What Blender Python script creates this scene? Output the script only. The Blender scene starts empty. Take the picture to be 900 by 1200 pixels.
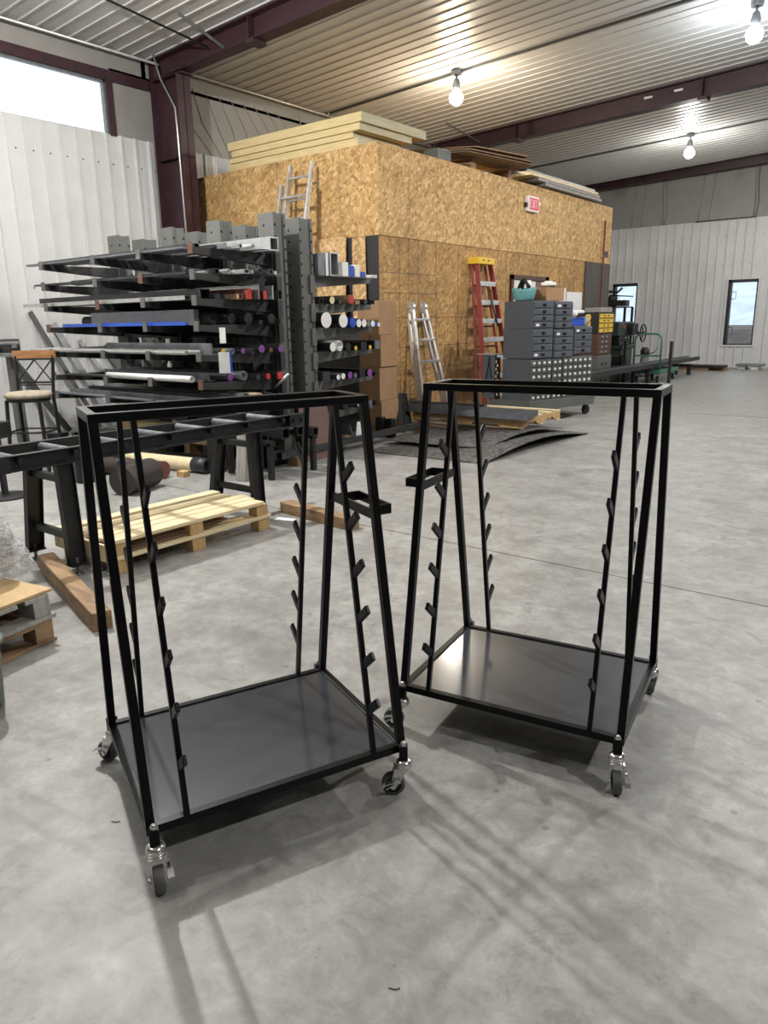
import bpy, math, random
from mathutils import Vector, Matrix
random.seed(11)
S = bpy.context.scene
COL = S.collection
PI = math.pi
R = math.radians

# ------------------------------------------------------------ materials
def nodes(name):
    m = bpy.data.materials.new(name); m.use_nodes = True
    nt = m.node_tree; b = nt.nodes['Principled BSDF']
    return m, nt, b

def setp(b, **k):
    for n, v in k.items():
        b.inputs[n.replace('_', ' ')].default_value = v

def coords(nt, scale=(1, 1, 1), rot=(0, 0, 0)):
    tc = nt.nodes.new('ShaderNodeTexCoord'); mp = nt.nodes.new('ShaderNodeMapping')
    mp.inputs['Scale'].default_value = scale; mp.inputs['Rotation'].default_value = rot
    nt.links.new(tc.outputs['Object'], mp.inputs['Vector'])
    return mp.outputs['Vector']

def noise(nt, vec, scale, detail=4, rough=.55, dist=0):
    n = nt.nodes.new('ShaderNodeTexNoise')
    n.inputs['Scale'].default_value = scale; n.inputs['Detail'].default_value = detail
    n.inputs['Roughness'].default_value = rough; n.inputs['Distortion'].default_value = dist
    nt.links.new(vec, n.inputs['Vector'])
    return n.outputs['Fac']

def ramp(nt, fac, stops):
    r = nt.nodes.new('ShaderNodeValToRGB'); e = r.color_ramp.elements
    while len(e) < len(stops): e.new(.5)
    for el, (p, c) in zip(e, stops):
        el.position = p; el.color = (*c, 1) if len(c) == 3 else c
    nt.links.new(fac, r.inputs['Fac'])
    return r.outputs['Color']

def mixc(nt, fac, a, b, mode='MIX'):
    m = nt.nodes.new('ShaderNodeMix'); m.data_type = 'RGBA'; m.blend_type = mode
    for sock, v in ((m.inputs[0], fac), (m.inputs[6], a), (m.inputs[7], b)):
        if hasattr(v, 'is_output') or isinstance(v, bpy.types.NodeSocket): nt.links.new(v, sock)
        elif isinstance(v, (int, float)): sock.default_value = v
        else: sock.default_value = (*v, 1)
    return m.outputs[2]

def bump(nt, b, h, strength=.2, dist=.01):
    n = nt.nodes.new('ShaderNodeBump'); n.inputs['Strength'].default_value = strength
    n.inputs['Distance'].default_value = dist
    nt.links.new(h, n.inputs['Height']); nt.links.new(n.outputs['Normal'], b.inputs['Normal'])

def grey(v): return (v, v, v)

def mat(name, col, rough=.5, metal=0., var=.0, vscale=8., spec=.5, bumpv=0., stretch=(1, 1, 1)):
    """plain material with a little noise in the colour and the roughness"""
    m, nt, b = nodes(name)
    setp(b, Roughness=rough, Metallic=metal); b.inputs['Specular IOR Level'].default_value = spec
    v = coords(nt, stretch)
    f = noise(nt, v, vscale, 5, .6)
    lo = tuple(max(0, c * (1 - var)) for c in col); hi = tuple(min(1, c * (1 + var)) for c in col)
    nt.links.new(ramp(nt, f, [(.3, lo), (.7, hi)]), b.inputs['Base Color'])
    if bumpv: bump(nt, b, noise(nt, v, vscale * 4, 4), bumpv, .004)
    return m

M = {}
M['black'] = mat('black_powder_coat', (.0015, .0017, .0024), .36, 0, .15, 30, .2)
M['plate'] = mat('satin_dark_plate', (.13, .138, .155), .13, .65, .06, 3, 1.0)
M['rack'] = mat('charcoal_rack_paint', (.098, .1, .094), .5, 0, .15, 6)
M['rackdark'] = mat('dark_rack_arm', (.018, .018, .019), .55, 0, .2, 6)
M['stop'] = mat('light_grey_stop', (.11, .11, .108), .5, 0, .15, 9)
M['hole'] = mat('punched_hole_shadow', (.004, .004, .004), .9, 0, .1)
M['oxide'] = mat('red_oxide_primer', (.04, .015, .021), .5, 0, .2, 4)
M['steel'] = mat('mill_scale_steel', (.045, .046, .05), .42, .35, .35, 10, stretch=(.3, 3, 3))
M['darksteel'] = mat('blackened_steel', (.012, .0126, .0138), .45, .2, .3, 8)
M['greysteel'] = mat('grey_steel', (.17, .18, .195), .42, .4, .25, 10)
M['bright'] = mat('bright_cold_rolled', (.55, .55, .53), .3, .85, .12, 14)
M['alu'] = mat('aluminium', (.6, .61, .62), .36, .8, .1, 12)
M['alusilver'] = mat('brushed_ladder_aluminium', (.55, .55, .54), .42, .6, .15, 12)
M['chrome'] = mat('zinc_plated_steel', (.75, .75, .74), .2, .95, .08, 40)
M['tyre'] = mat('grey_rubber_tyre', (.07, .07, .072), .6, 0, .15, 30)
M['blackplastic'] = mat('black_plastic', (.009, .009, .01), .5, 0, .2)
M['rust'] = mat('rusty_steel_end', (.16, .055, .04), .7, 0, .35, 20)
M['rustcap'] = mat('rust_tinted_stop', (.13, .065, .045), .6, 0, .3, 20)
M['billet'] = mat('warm_grey_billet', (.045, .037, .034), .55, .2, .25, 10)
M['brownsheet'] = mat('primed_brown_sheet', (.16, .095, .078), .6, 0, .2, 3)
M['white'] = mat('white_plastic', (.75, .75, .73), .45, 0, .06)
M['paper'] = mat('white_paper', (.78, .79, .78), .8, 0, .05)
M['blue'] = mat('blue_paint', (.018, .075, .42), .4, 0, .12)
M['red'] = mat('red_cap_plastic', (.45, .03, .025), .45, 0, .15)
M['purple'] = mat('purple_cap_paint', (.2, .05, .27), .5, 0, .15)
M['yellow'] = mat('yellow_plastic', (.72, .47, .03), .45, 0, .1)
M['card'] = mat('corrugated_cardboard', (.34, .2, .105), .85, 0, .12, 4)
M['carddark'] = mat('old_cardboard', (.2, .125, .075), .85, 0, .2, 5)
M['cab'] = mat('blue_grey_cabinet_enamel', (.078, .088, .106), .42, 0, .08, 5)
M['cabface'] = mat('blue_grey_drawer_enamel', (.085, .097, .118), .4, 0, .1, 9)
M['bin'] = mat('grey_bin_enamel', (.1, .105, .105), .45, 0, .12, 9)
M['dolly'] = mat('grey_green_dolly_paint', (.105, .115, .105), .5, 0, .12, 5)
M['brown'] = mat('brown_cabinet_enamel', (.075, .032, .024), .45, 0, .12, 6)
M['green'] = mat('green_cart_enamel', (.05, .16, .115), .45, 0, .12, 6)
M['machine'] = mat('dark_green_machine_enamel', (.026, .042, .035), .5, 0, .25, 6)
M['redfg'] = mat('red_fibreglass', (.24, .032, .027), .5, 0, .15, 8)
M['teal'] = mat('teal_canvas', (.13, .33, .34), .8, 0, .15, 9)
M['seat'] = mat('beige_tapestry_seat', (.34, .29, .22), .9, 0, .25, 25)
M['rail'] = mat('honey_wood_rail', (.33, .165, .075), .35, 0, .3, 6, stretch=(1, 1, 6))
M['mesh'] = mat('speckled_galvanised', (.28, .28, .285), .5, .5, .45, 90)
M['rubber'] = mat('dark_mat', (.03, .03, .032), .7, 0, .35, 60)
M['insul'] = mat('white_vinyl_insulation', (.27, .262, .245), .5, 0, .07, 3, .4)
M['ceil'] = mat('white_ceiling_panel', (.56, .555, .535), .42, 0, .04, 2)
M['siding'] = mat('white_wall_panel', (.54, .545, .54), .45, 0, .05, 2.5)
M['doorwhite'] = mat('white_door_paint', (.72, .70, .66), .5, 0, .04)
M['darkwin'] = mat('dark_bronze_frame', (.012, .011, .014), .5, 0, .1)
M['exit'] = mat('exit_red_plastic', (.72, .05, .09), .4, 0, .05)
M['asphalt'] = mat('outdoor_gravel', (.12, .105, .1), .9, 0, .3, 3)
M['snow'] = mat('pale_snow_bank', (.62, .7, .82), .8, 0, .2, .8)
M['green_glass'] = mat('grey_green_bin_plastic', (.1, .13, .12), .4, 0, .1)

def wood(name, a, b_, grain=(1, 14, 14), rough=.7, scale=2.2):
    m, nt, b = nodes(name); setp(b, Roughness=rough)
    v = coords(nt, grain)
    f = noise(nt, v, scale, 6, .6, .6); g = noise(nt, coords(nt), 3, 3)
    c = ramp(nt, f, [(.3, a), (.7, b_)])
    c = mixc(nt, ramp(nt, g, [(.35, grey(.0)), (.75, grey(.45))]), c, a, 'MIX')
    nt.links.new(c, b.inputs['Base Color']); bump(nt, b, f, .15, .003)
    return m
M['pine'] = wood('fresh_pine', (.6, .47, .27), (.84, .73, .5), (14, 1, 14))
M['pineX'] = wood('pallet_pine_block', (.42, .26, .11), (.6, .4, .19), (14, 14, 2))
M['oldpine'] = wood('weathered_pine', (.19, .12, .065), (.4, .26, .14), (14, 2, 14))
M['timber'] = wood('brown_timber', (.14, .08, .04), (.45, .29, .15), (2, 14, 14))
M['greywood'] = wood('grey_weathered_board', (.2, .19, .175), (.42, .4, .37), (14, 14, 1.5))
M['ply'] = wood('plywood_face', (.42, .28, .13), (.6, .43, .23), (2, 12, 12))
M['yellowboard'] = wood('yellow_board_edge', (.52, .4, .19), (.74, .6, .33), (1, 14, 40), .8)
M['yellowside'] = wood('foam_board_edge', (.42, .38, .25), (.6, .55, .38), (14, 1, 14), .8)
M['darkply'] = wood('stained_board', (.05, .043, .036), (.1, .088, .075), (6, 6, 1.5))
M['conc'] = None

def osb(name, tint, dirt, off):
    """oriented strand board: stretched flakes in two directions over a noise"""
    m, nt, b = nodes(name); setp(b, Roughness=.72)
    def flakes(scale, rot):
        v0 = coords(nt, (1, 1, 1), rot)
        d = nt.nodes.new('ShaderNodeTexNoise'); d.inputs['Scale'].default_value = 5
        nt.links.new(v0, d.inputs['Vector'])
        vm = nt.nodes.new('ShaderNodeVectorMath'); vm.operation = 'MULTIPLY_ADD'
        vm.inputs[1].default_value = (.12, .12, .12)
        nt.links.new(d.outputs['Color'], vm.inputs[0]); nt.links.new(v0, vm.inputs[2])
        mp = nt.nodes.new('ShaderNodeMapping'); mp.inputs['Scale'].default_value = scale
        nt.links.new(vm.outputs[0], mp.inputs['Vector'])
        vo = nt.nodes.new('ShaderNodeTexVoronoi'); vo.inputs['Scale'].default_value = 1
        nt.links.new(mp.outputs['Vector'], vo.inputs['Vector'])
        s = nt.nodes.new('ShaderNodeSeparateColor'); nt.links.new(vo.outputs['Color'], s.inputs[0])
        return s.outputs[0]
    a = flakes((26, 26, 11), (.5, .4, .2)); c = flakes((12, 12, 32), (-.4, .5, .5))
    sel = ramp(nt, noise(nt, coords(nt), 9, 2), [(.47, grey(0)), (.53, grey(1))])
    f = mixc(nt, sel, a, c)
    t = tint
    def k(r, g, bl): return (r * t[0], g * t[1], bl * t[2])
    colr = ramp(nt, f, [(.0, k(.30, .165, .055)), (.3, k(.46, .275, .1)), (.7, k(.55, .345, .14)), (1., k(.72, .5, .24))])
    big = ramp(nt, noise(nt, coords(nt), .9, 4, .6), [(.38, grey(0)), (.72, grey(dirt))])
    colr = mixc(nt, big, colr, k(.2, .115, .045))
    nt.links.new(colr, b.inputs['Base Color']); bump(nt, b, f, .12, .004)
    return m
M['osb'] = osb('osb_upper_sheet', (1, 1, 1), .25, 0)
M['osblow'] = osb('osb_lower_sheet', (.86, .8, .7), .6, 1)
M['osbpale'] = osb('osb_offcut', (1.15, 1.2, 1.4), .3, 2)

def concrete():
    m, nt, b = nodes('sealed_concrete')
    v = coords(nt)
    n1 = noise(nt, v, .45, 5, .6, .4); n2 = noise(nt, v, 2.6, 8, .66, .3); n3 = noise(nt, v, 17, 6, .7)
    n4 = noise(nt, coords(nt, (1, 1.8, 1), (0, 0, .6)), 1.1, 7, .65, 1.2)
    n5 = noise(nt, v, 7.5, 9, .78, .5)
    base = ramp(nt, n2, [(.28, (.20, .199, .19)), (.5, (.30, .299, .288)), (.72, (.42, .419, .405))])
    base = mixc(nt, ramp(nt, n5, [(.36, grey(.75)), (.5, grey(0))]), base, (.165, .164, .155))
    base = mixc(nt, ramp(nt, n5, [(.52, grey(0)), (.68, grey(.7))]), base, (.47, .468, .452))
    c = mixc(nt, ramp(nt, n1, [(.35, grey(0)), (.7, grey(.5))]), base, (.235, .23, .215))
    c = mixc(nt, ramp(nt, n4, [(.52, grey(0)), (.75, grey(.55))]), c, (.40, .397, .38))
    c = mixc(nt, ramp(nt, n3, [(.35, grey(.28)), (.6, grey(0))]), c, (.17, .165, .155))
    # pits and oil spots with a shape of their own
    vo = nt.nodes.new('ShaderNodeTexVoronoi'); vo.inputs['Scale'].default_value = 4.2; nt.links.new(v, vo.inputs['Vector'])
    c = mixc(nt, ramp(nt, vo.outputs['Distance'], [(.035, grey(.65)), (.06, grey(0))]), c, (.12, .115, .105))
    vo2 = nt.nodes.new('ShaderNodeTexVoronoi'); vo2.inputs['Scale'].default_value = 14; nt.links.new(v, vo2.inputs['Vector'])
    c = mixc(nt, ramp(nt, vo2.outputs['Distance'], [(.05, grey(.5)), (.08, grey(0))]), c, (.16, .155, .145))
    nt.links.new(c, b.inputs['Base Color'])
    nt.links.new(ramp(nt, n2, [(.3, grey(.36)), (.7, grey(.56))]), b.inputs['Roughness'])
    b.inputs['Specular IOR Level'].default_value = .4
    bump(nt, b, n3, .12, .003)
    return m
M['conc'] = concrete()

def checker():
    """speckled hot-dip finish of the tread plates on the floor"""
    m, nt, b = nodes('speckled_tread_plate'); setp(b, Metallic=.4, Roughness=.5)
    f = noise(nt, coords(nt), 20, 5, .85)
    nt.links.new(ramp(nt, f, [(.40, (.03, .03, .033)), (.52, (.13, .13, .135)), (.64, (.36, .36, .36))]), b.inputs['Base Color'])
    return m
M['tread'] = checker()

def emit(name, col, s):
    m, nt, b = nodes(name)
    setp(b, Emission_Strength=s); b.inputs['Emission Color'].default_value = (*col, 1); b.inputs['Base Color'].default_value = (.8, .8, .8, 1)
    return m
M['bulb'] = emit('lit_bulb', (1, .96, .88), 60)
M['bulbcool'] = emit('lit_cool_bulb', (.86, .93, 1), 60)

def glass():
    m, nt, b = nodes('window_glass')
    nt.nodes.remove(b)
    o = nt.nodes['Material Output']; t = nt.nodes.new('ShaderNodeBsdfTransparent'); g = nt.nodes.new('ShaderNodeBsdfGlossy')
    g.inputs['Roughness'].default_value = .03; t.inputs['Color'].default_value = (.93, .96, .97, 1)
    fr = nt.nodes.new('ShaderNodeFresnel'); fr.inputs['IOR'].default_value = 1.45
    mx = nt.nodes.new('ShaderNodeMixShader')
    nt.links.new(fr.outputs[0], mx.inputs[0]); nt.links.new(t.outputs[0], mx.inputs[1]); nt.links.new(g.outputs[0], mx.inputs[2])
    nt.links.new(mx.outputs[0], o.inputs['Surface'])
    return m
M['glass'] = glass()

def film():
    m, nt, b = nodes('clear_stretch_film')
    setp(b, Roughness=.15, Alpha=.55); b.inputs['Specular IOR Level'].default_value = 1
    f = noise(nt, coords(nt), 22, 6, .7, 2.5)
    nt.links.new(ramp(nt, f, [(.4, (.55, .56, .57)), (.55, (.95, .95, .96))]), b.inputs['Base Color'])
    nt.links.new(ramp(nt, f, [(.35, grey(.5)), (.55, grey(1))]), b.inputs['Alpha'])
    bump(nt, b, f, 1., .03)
    return m
M['film'] = film()

# ------------------------------------------------------------ mesh builder
class MB:
    def __init__(s): s.v = []; s.f = []; s.mi = []; s.sm = []
    def add(s, vs, fs, mi=0, smooth=False):
        o = len(s.v); s.v += [Vector(v) for v in vs]
        for f in fs: s.f.append([i + o for i in f]); s.mi.append(mi); s.sm.append(smooth)
        return s
    def box(s, c, d, rz=0, mi=0, rot=None):
        m = rot if rot else Matrix.Rotation(rz, 3, 'Z')
        vs = [Vector(c) + m @ Vector((x * d[0] / 2, y * d[1] / 2, z * d[2] / 2)) for x in (-1, 1) for y in (-1, 1) for z in (-1, 1)]
        return s.add(vs, [(0, 1, 3, 2), (4, 6, 7, 5), (0, 4, 5, 1), (2, 3, 7, 6), (0, 2, 6, 4), (1, 5, 7, 3)], mi)
    def bb(s, a, b, mi=0):
        return s.box([(p + q) / 2 for p, q in zip(a, b)], [abs(q - p) for p, q in zip(a, b)], 0, mi)
    def frame(s, a, b, side):
        z = (Vector(b) - Vector(a)).normalized(); x = Vector(side); x = (x - z * x.dot(z)).normalized(); y = z.cross(x)
        return x, y
    def bar(s, a, b, w, h, side=(1, 0, 0), mi=0):
        """solid rectangular bar from a to b; w along side, h across"""
        a = Vector(a); b = Vector(b); x, y = s.frame(a, b, side)
        vs = [p + x * (i * w / 2) + y * (j * h / 2) for p in (a, b) for i, j in ((-1, -1), (1, -1), (1, 1), (-1, 1))]
        return s.add(vs, [(3, 2, 1, 0), (4, 5, 6, 7), (0, 1, 5, 4), (1, 2, 6, 5), (2, 3, 7, 6), (3, 0, 4, 7)], mi)
    def rtube(s, a, b, w, h, t=.004, side=(1, 0, 0), mi=0):
        """hollow rectangular tube with open ends"""
        a = Vector(a); b = Vector(b); x, y = s.frame(a, b, side); q = ((-1, -1), (1, -1), (1, 1), (-1, 1))
        vs = [p + x * (i * (w / 2 - k)) + y * (j * (h / 2 - k)) for p in (a, b) for k in (0, t) for i, j in q]
        fs = []
        for i in range(4):
            j = (i + 1) % 4
            fs += [(i, j, 8 + j, 8 + i), (4 + j, 4 + i, 12 + i, 12 + j), (j, i, 4 + i, 4 + j), (8 + i, 8 + j, 12 + j, 12 + i)]
        return s.add(vs, fs, mi)
    def cyl(s, a, b, r, r2=None, n=20, mi=0, caps=True, capmi=None):
        a = Vector(a); b = Vector(b); r2 = r if r2 is None else r2
        d = (b - a).normalized(); x, y = s.frame(a, b, (1, 0, 0) if abs(d.x) < .9 else (0, 1, 0))
        vs = [p + (x * math.cos(2 * PI * i / n) + y * math.sin(2 * PI * i / n)) * q for p, q in ((a, r), (b, r2)) for i in range(n)]
        s.add(vs, [(i, (i + 1) % n, n + (i + 1) % n, n + i) for i in range(n)], mi, True)
        if caps:
            k = mi if capmi is None else capmi
            s.add(vs[:n], [tuple(reversed(range(n)))], k); s.add(vs[n:], [tuple(range(n))], k)
        return s
    def pipe(s, a, b, r, t=.005, n=20, mi=0):
        a = Vector(a); b = Vector(b); d = (b - a).normalized()
        x, y = s.frame(a, b, (1, 0, 0) if abs(d.x) < .9 else (0, 1, 0))
        vs = [p + (x * math.cos(2 * PI * i / n) + y * math.sin(2 * PI * i / n)) * q for p in (a, b) for q in (r, r - t) for i in range(n)]
        fs = []
        for i in range(n):
            j = (i + 1) % n
            fs += [(i, j, 2 * n + j, 2 * n + i), (n + j, n + i, 3 * n + i, 3 * n + j), (j, i, n + i, n + j), (2 * n + i, 2 * n + j, 3 * n + j, 3 * n + i)]
        return s.add(vs, fs, mi, True)
    def path(s, pts, r, n=10, mi=0):
        """bent round rod through points, parallel-transported frame"""
        pts = [Vector(p) for p in pts]; rings = []
        t0 = (pts[1] - pts[0]).normalized(); x = t0.orthogonal().normalized()
        for i, p in enumerate(pts):
            t = (pts[min(i + 1, len(pts) - 1)] - pts[max(i - 1, 0)]).normalized()
            x = (x - t * x.dot(t)).normalized(); y = t.cross(x)
            rings.append([p + (x * math.cos(2 * PI * k / n) + y * math.sin(2 * PI * k / n)) * r for k in range(n)])
        vs = [v for g in rings for v in g]; fs = []
        for i in range(len(pts) - 1):
            for k in range(n):
                fs.append((i * n + k, i * n + (k + 1) % n, (i + 1) * n + (k + 1) % n, (i + 1) * n + k))
        fs.append(tuple(reversed(range(n)))); fs.append(tuple(range((len(pts) - 1) * n, len(pts) * n)))
        return s.add(vs, fs, mi, True)
    def lathe(s, c, prof, n=24, axis='Z', mi=0):
        c = Vector(c); vs = []
        for r, h in prof:
            for k in range(n):
                a, b = r * math.cos(2 * PI * k / n), r * math.sin(2 * PI * k / n)
                vs.append(c + Vector({'Z': (a, b, h), 'X': (h, a, b), 'Y': (b, h, a)}[axis]))
        fs = [(i * n + k, i * n + (k + 1) % n, (i + 1) * n + (k + 1) % n, (i + 1) * n + k) for i in range(len(prof) - 1) for k in range(n)]
        return s.add(vs, fs, mi, True)
    def prism(s, prof, a, b, x, y, mi=0, closed=True):
        """profile (u, v) swept straight from a to b; u along x, v along y"""
        a = Vector(a); b = Vector(b); x = Vector(x); y = Vector(y); n = len(prof)
        vs = [p + x * u + y * v for p in (a, b) for u, v in prof]
        fs = [(i, (i + 1) % n, n + (i + 1) % n, n + i) for i in range(n if closed else n - 1)]
        if closed: fs += [tuple(reversed(range(n))), tuple(range(n, 2 * n))]
        return s.add(vs, fs, mi)
    def build(s, name, m, parent=None, origin=None, bevel=0, label=None):
        ms = m if isinstance(m, (list, tuple)) else [m]
        o = Vector(origin) if origin is not None else (parent.matrix_world.translation.copy() if parent and parent.get('worldspace') else Vector((0, 0, 0)))
        me = bpy.data.meshes.new(name)
        me.from_pydata([v - o for v in s.v], [], s.f)
        for k in ms: me.materials.append(M[k] if isinstance(k, str) else k)
        me.polygons.foreach_set('material_index', s.mi); me.polygons.foreach_set('use_smooth', s.sm)
        me.update()
        ob = bpy.data.objects.new(name, me); COL.objects.link(ob)
        if parent: ob.parent = parent
        else: ob.location = o
        if bevel:
            q = ob.modifiers.new('edge', 'BEVEL'); q.width = bevel; q.segments = 2; q.limit_method = 'ANGLE'
        if label: ob['label'] = label
        return ob

def tag(o, label, cat, group=None, kind=None):
    o['label'] = label; o['category'] = cat
    if group: o['group'] = group
    if kind: o['kind'] = kind
    return o
WS = {}
def thing(name, loc, label, cat, group=None, rz=0, world=True):
    """an Empty at the thing's base; with world=True its parts are written in room coordinates"""
    o = bpy.data.objects.new(name, None); COL.objects.link(o); o.location = loc; o.rotation_euler = (0, 0, rz)
    o.empty_display_size = .1
    tag(o, label, cat, group); WS[o.name] = (Vector(loc) if world else Vector((0, 0, 0)))
    return o
def part(t, name, mb, m, bevel=0, label=None, top=None):
    """top: the thing, when t is itself a part of it"""
    return mb.build(name, m, t, WS[(top or t).name], bevel, label)
def solo(name, mb, m, label, cat, group=None, origin=None, bevel=0):
    o = origin
    if o is None:
        xs = [v.x for v in mb.v]; ys = [v.y for v in mb.v]; zs = [v.z for v in mb.v]
        o = ((min(xs) + max(xs)) / 2, (min(ys) + max(ys)) / 2, min(zs))
    return tag(mb.build(name, m, None, o, bevel), label, cat, group)
def struct(name, mb, m, parent=None, label=None, cat=None, bevel=0):
    o = mb.build(name, m, parent, (0, 0, 0), bevel)
    if not parent: o['kind'] = 'structure'
    if label: o['label'] = label
    if cat and not parent: o['category'] = cat
    return o
def copy_tree(o, parent=None):
    c = o.copy(); COL.objects.link(c)
    if parent: c.parent = parent
    for ch in list(o.children): copy_tree(ch, c)
    return c

# ------------------------------------------------------------ camera
F_PX = 853.8
pit, yaw, rol = R(14.655), R(38.381), R(-.962)
fh = Vector((-math.sin(yaw), math.cos(yaw), 0)); r0 = Vector((math.cos(yaw), math.sin(yaw), 0)); Z = Vector((0, 0, 1))
fw = fh * math.cos(pit) - Z * math.sin(pit); u0 = fh * math.sin(pit) + Z * math.cos(pit)
cr = r0 * math.cos(rol) + u0 * math.sin(rol); cu = -r0 * math.sin(rol) + u0 * math.cos(rol)
cd = bpy.data.cameras.new('camera'); cam = bpy.data.objects.new('camera', cd); COL.objects.link(cam)
mw = Matrix((cr, cu, -fw)).transposed().to_4x4(); mw.translation = (0, 0, 1.5); cam.matrix_world = mw
cd.sensor_fit = 'VERTICAL'; cd.sensor_height = 32; cd.lens = F_PX * 32 / 1200; cd.clip_end = 200; cd.clip_start = .02
S.camera = cam

# ------------------------------------------------------------ the room
XL, XR, YB, YF = -10.75, 24.0, -14.0, 23.9      # left wall, right wall, wall behind, far wall
EAVE, SL = 5.51, .045
def ceil_z(x): return EAVE + SL * (x - XL)
struct('floor', MB().bb((XL - .2, YB - .2, -.2), (XR + .2, YF + .2, 0)), 'conc', None, 'sealed grey concrete floor of the workshop', 'floor')
# saw-cut control joints
J = MB()
J.bb((XL, 4.09, 0), (XR, 4.098, .0012)); J.bb((XL, 12.2, 0), (XR, 12.208, .0012))
struct('trim_1', J, 'darkply', None, 'thin dark control joint cut across the concrete floor', 'floor joint')

def ribbed(mb, u0_, u1, first, pitch, h, wb, wt, a, b, U, V, minor=True):
    """panel profile with trapezoid ribs, swept from a to b"""
    prof = [(u0_, 0)]; u = first + math.ceil((u0_ + wb - first) / pitch) * pitch
    while u < u1 - wb:
        prof += [(u - wb / 2, 0), (u - wt / 2, h), (u + wt / 2, h), (u + wb / 2, 0)]
        for k in (.36, .64):
            q = u + pitch * k
            if minor and q + .02 < u1 - wb: prof += [(q - .016, 0), (q - .008, h * .1), (q + .008, h * .1), (q + .016, 0)]
        u += pitch
    prof.append((u1, 0))
    return mb.prism(prof, a, b, U, V, 0, False)
# ceiling: ribbed liner panel falling towards the left wall
D = Vector((1, 0, SL)).normalized(); N = Vector((SL, 0, -1)).normalized()
c = MB()
ribbed(c, YB - .2, YF + .2, 9.04, .25, .014, .04, .026, (XL - .2, 0, ceil_z(XL - .2)), (XR + .2, 0, ceil_z(XR + .2)), (0, 1, 0), N, False)
c.add([(XL - .2, YB - .2, ceil_z(XL - .2) + .1), (XR + .2, YB - .2, ceil_z(XR + .2) + .1), (XR + .2, YF + .2, ceil_z(XR + .2) + .1), (XL - .2, YF + .2, ceil_z(XL - .2) + .1)], [(0, 1, 2, 3)])
struct('ceiling', c, 'ceil', None, 'white ribbed metal ceiling sloping up from the left wall', 'ceiling')

# left wall
w = MB()
ribbed(w, YB, 7.78, 5.69, .25, .038, .055, .03, (XL, 0, 0), (XL, 0, 4.32), (0, 1, 0), (1, 0, 0), False)
ribbed(w, 8.12, YF, 8.3, .25, .03, .06, .03, (XL, 0, 0), (XL, 0, 4.3), (0, 1, 0), (1, 0, 0))
for y in [5.78 + .25 * k for k in range(-1, 9)]:
    for z in (3.9, 2.05): w.cyl((XL, y, z), (XL + .008, y, z), .011, n=8, mi=1)
wl = struct('wall_left', w, ['siding', 'darksteel'], None, 'white ribbed metal siding on the left wall', 'wall')
struct('backing', MB().bb((XL - .25, YB - .2, 0), (XL - .012, YF + .2, 4.3)), 'insul', wl)
i = MB()
i.bb((XL - .15, YB, 4.3), (XL - .03, 2.6, EAVE)); i.bb((XL - .15, 2.6, 5.2), (XL - .03, 7.78, EAVE)); i.bb((XL - .15, 7.13, 4.3), (XL - .03, YF, 5.25)); i.bb((XL - .15, 7.7, 5.2), (XL - .03, YF, EAVE))
for k in range(9):      # sagging vinyl folds beside the column
    y = 8.5 + k * .21
    i.path([(XL - .03, y + .5, 4.32), (XL - .022, y + .12 * k, 4.8), (XL - .03, y - .1 + .06 * k, 5.3)], .007, 6)
i.bb((XL - .03, 11.2, 4.3), (XL - .024, 11.23, EAVE))
struct('insulation', i, 'insul', wl, 'white vinyl-faced insulation above the siding')
g = MB(); g.bb((XL - .1, YB, 5.06), (XL + .03, 7.78, 5.2)); g.bb((XL - .1, 7.03, 4.3), (XL + .02, 7.13, 5.08)); g.bb((XL - .1, 2.5, 4.3), (XL + .02, 2.6, 5.08))
struct('girt', g, 'oxide', wl, 'dark red-brown steel girt and jamb')
w1 = struct('window_1', MB().bb((XL - .1, 2.6, 4.29), (XL - .02, 7.03, 4.33)).bb((XL - .1, 2.6, 5.03), (XL - .02, 7.03, 5.07)).bb((XL - .1, 7.0, 4.3), (XL - .02, 7.04, 5.06)).bb((XL - .1, 2.6, 4.3), (XL - .02, 2.64, 5.06)), 'greysteel', None, 'wide bright clerestory window high in the left wall', 'window')
struct('pane', MB().bb((XL - .07, 2.62, 4.31), (XL - .06, 7.02, 5.05)), 'glass', w1)

# far wall with two narrow windows
def window(n, x0, x1, z0, z1, label):
    f = MB(); d = .055
    for a, b in (((x0, z0), (x0 + d * 1.6, z1)), ((x1 - d * .7, z0), (x1, z1)), ((x0, z0), (x1, z0 + d * .7)), ((x0, z1 - d * 1.5), (x1, z1))):
        f.bb((a[0], YF - .035, a[1]), (b[0], YF + .14, b[1]))
    o = struct('window_%d' % n, f, 'darkwin', None, label, 'window')
    struct('pane', MB().bb((x0 + .02, YF + .07, z0 + .02), (x1 - .02, YF + .08, z1 - .02)), 'glass', o)
    t = MB()
    for a, b in (((x0 - .05, z0 - .05), (x0, z1 + .05)), ((x1, z0 - .05), (x1 + .05, z1 + .05)), ((x0, z0 - .05), (x1, z0)), ((x0, z1), (x1, z1 + .05))):
        t.bb((a[0], YF - .045, a[1]), (b[0], YF, b[1]))
    struct('trim', t, 'siding', o)
    h = MB()
    for z in (z0 + .3, z1 - .55): h.path([(x0 + .1, YF - .03, z), (x0 + .24, YF - .06, z + .01), (x0 + .24, YF - .06, z + .2), (x0 + .1, YF - .03, z + .21)], .009, 6)
    struct('guard_bar', h, 'darksteel', o)
    return o
WA = (-5.86, -5.05, .66, 2.515); WB_ = (-9.34, -8.54, .66, 2.54)
FZ = 4.19
w = MB(); bk = MB()
xs = [XL, WB_[0], WB_[1], WA[0], WA[1], XR]
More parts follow.
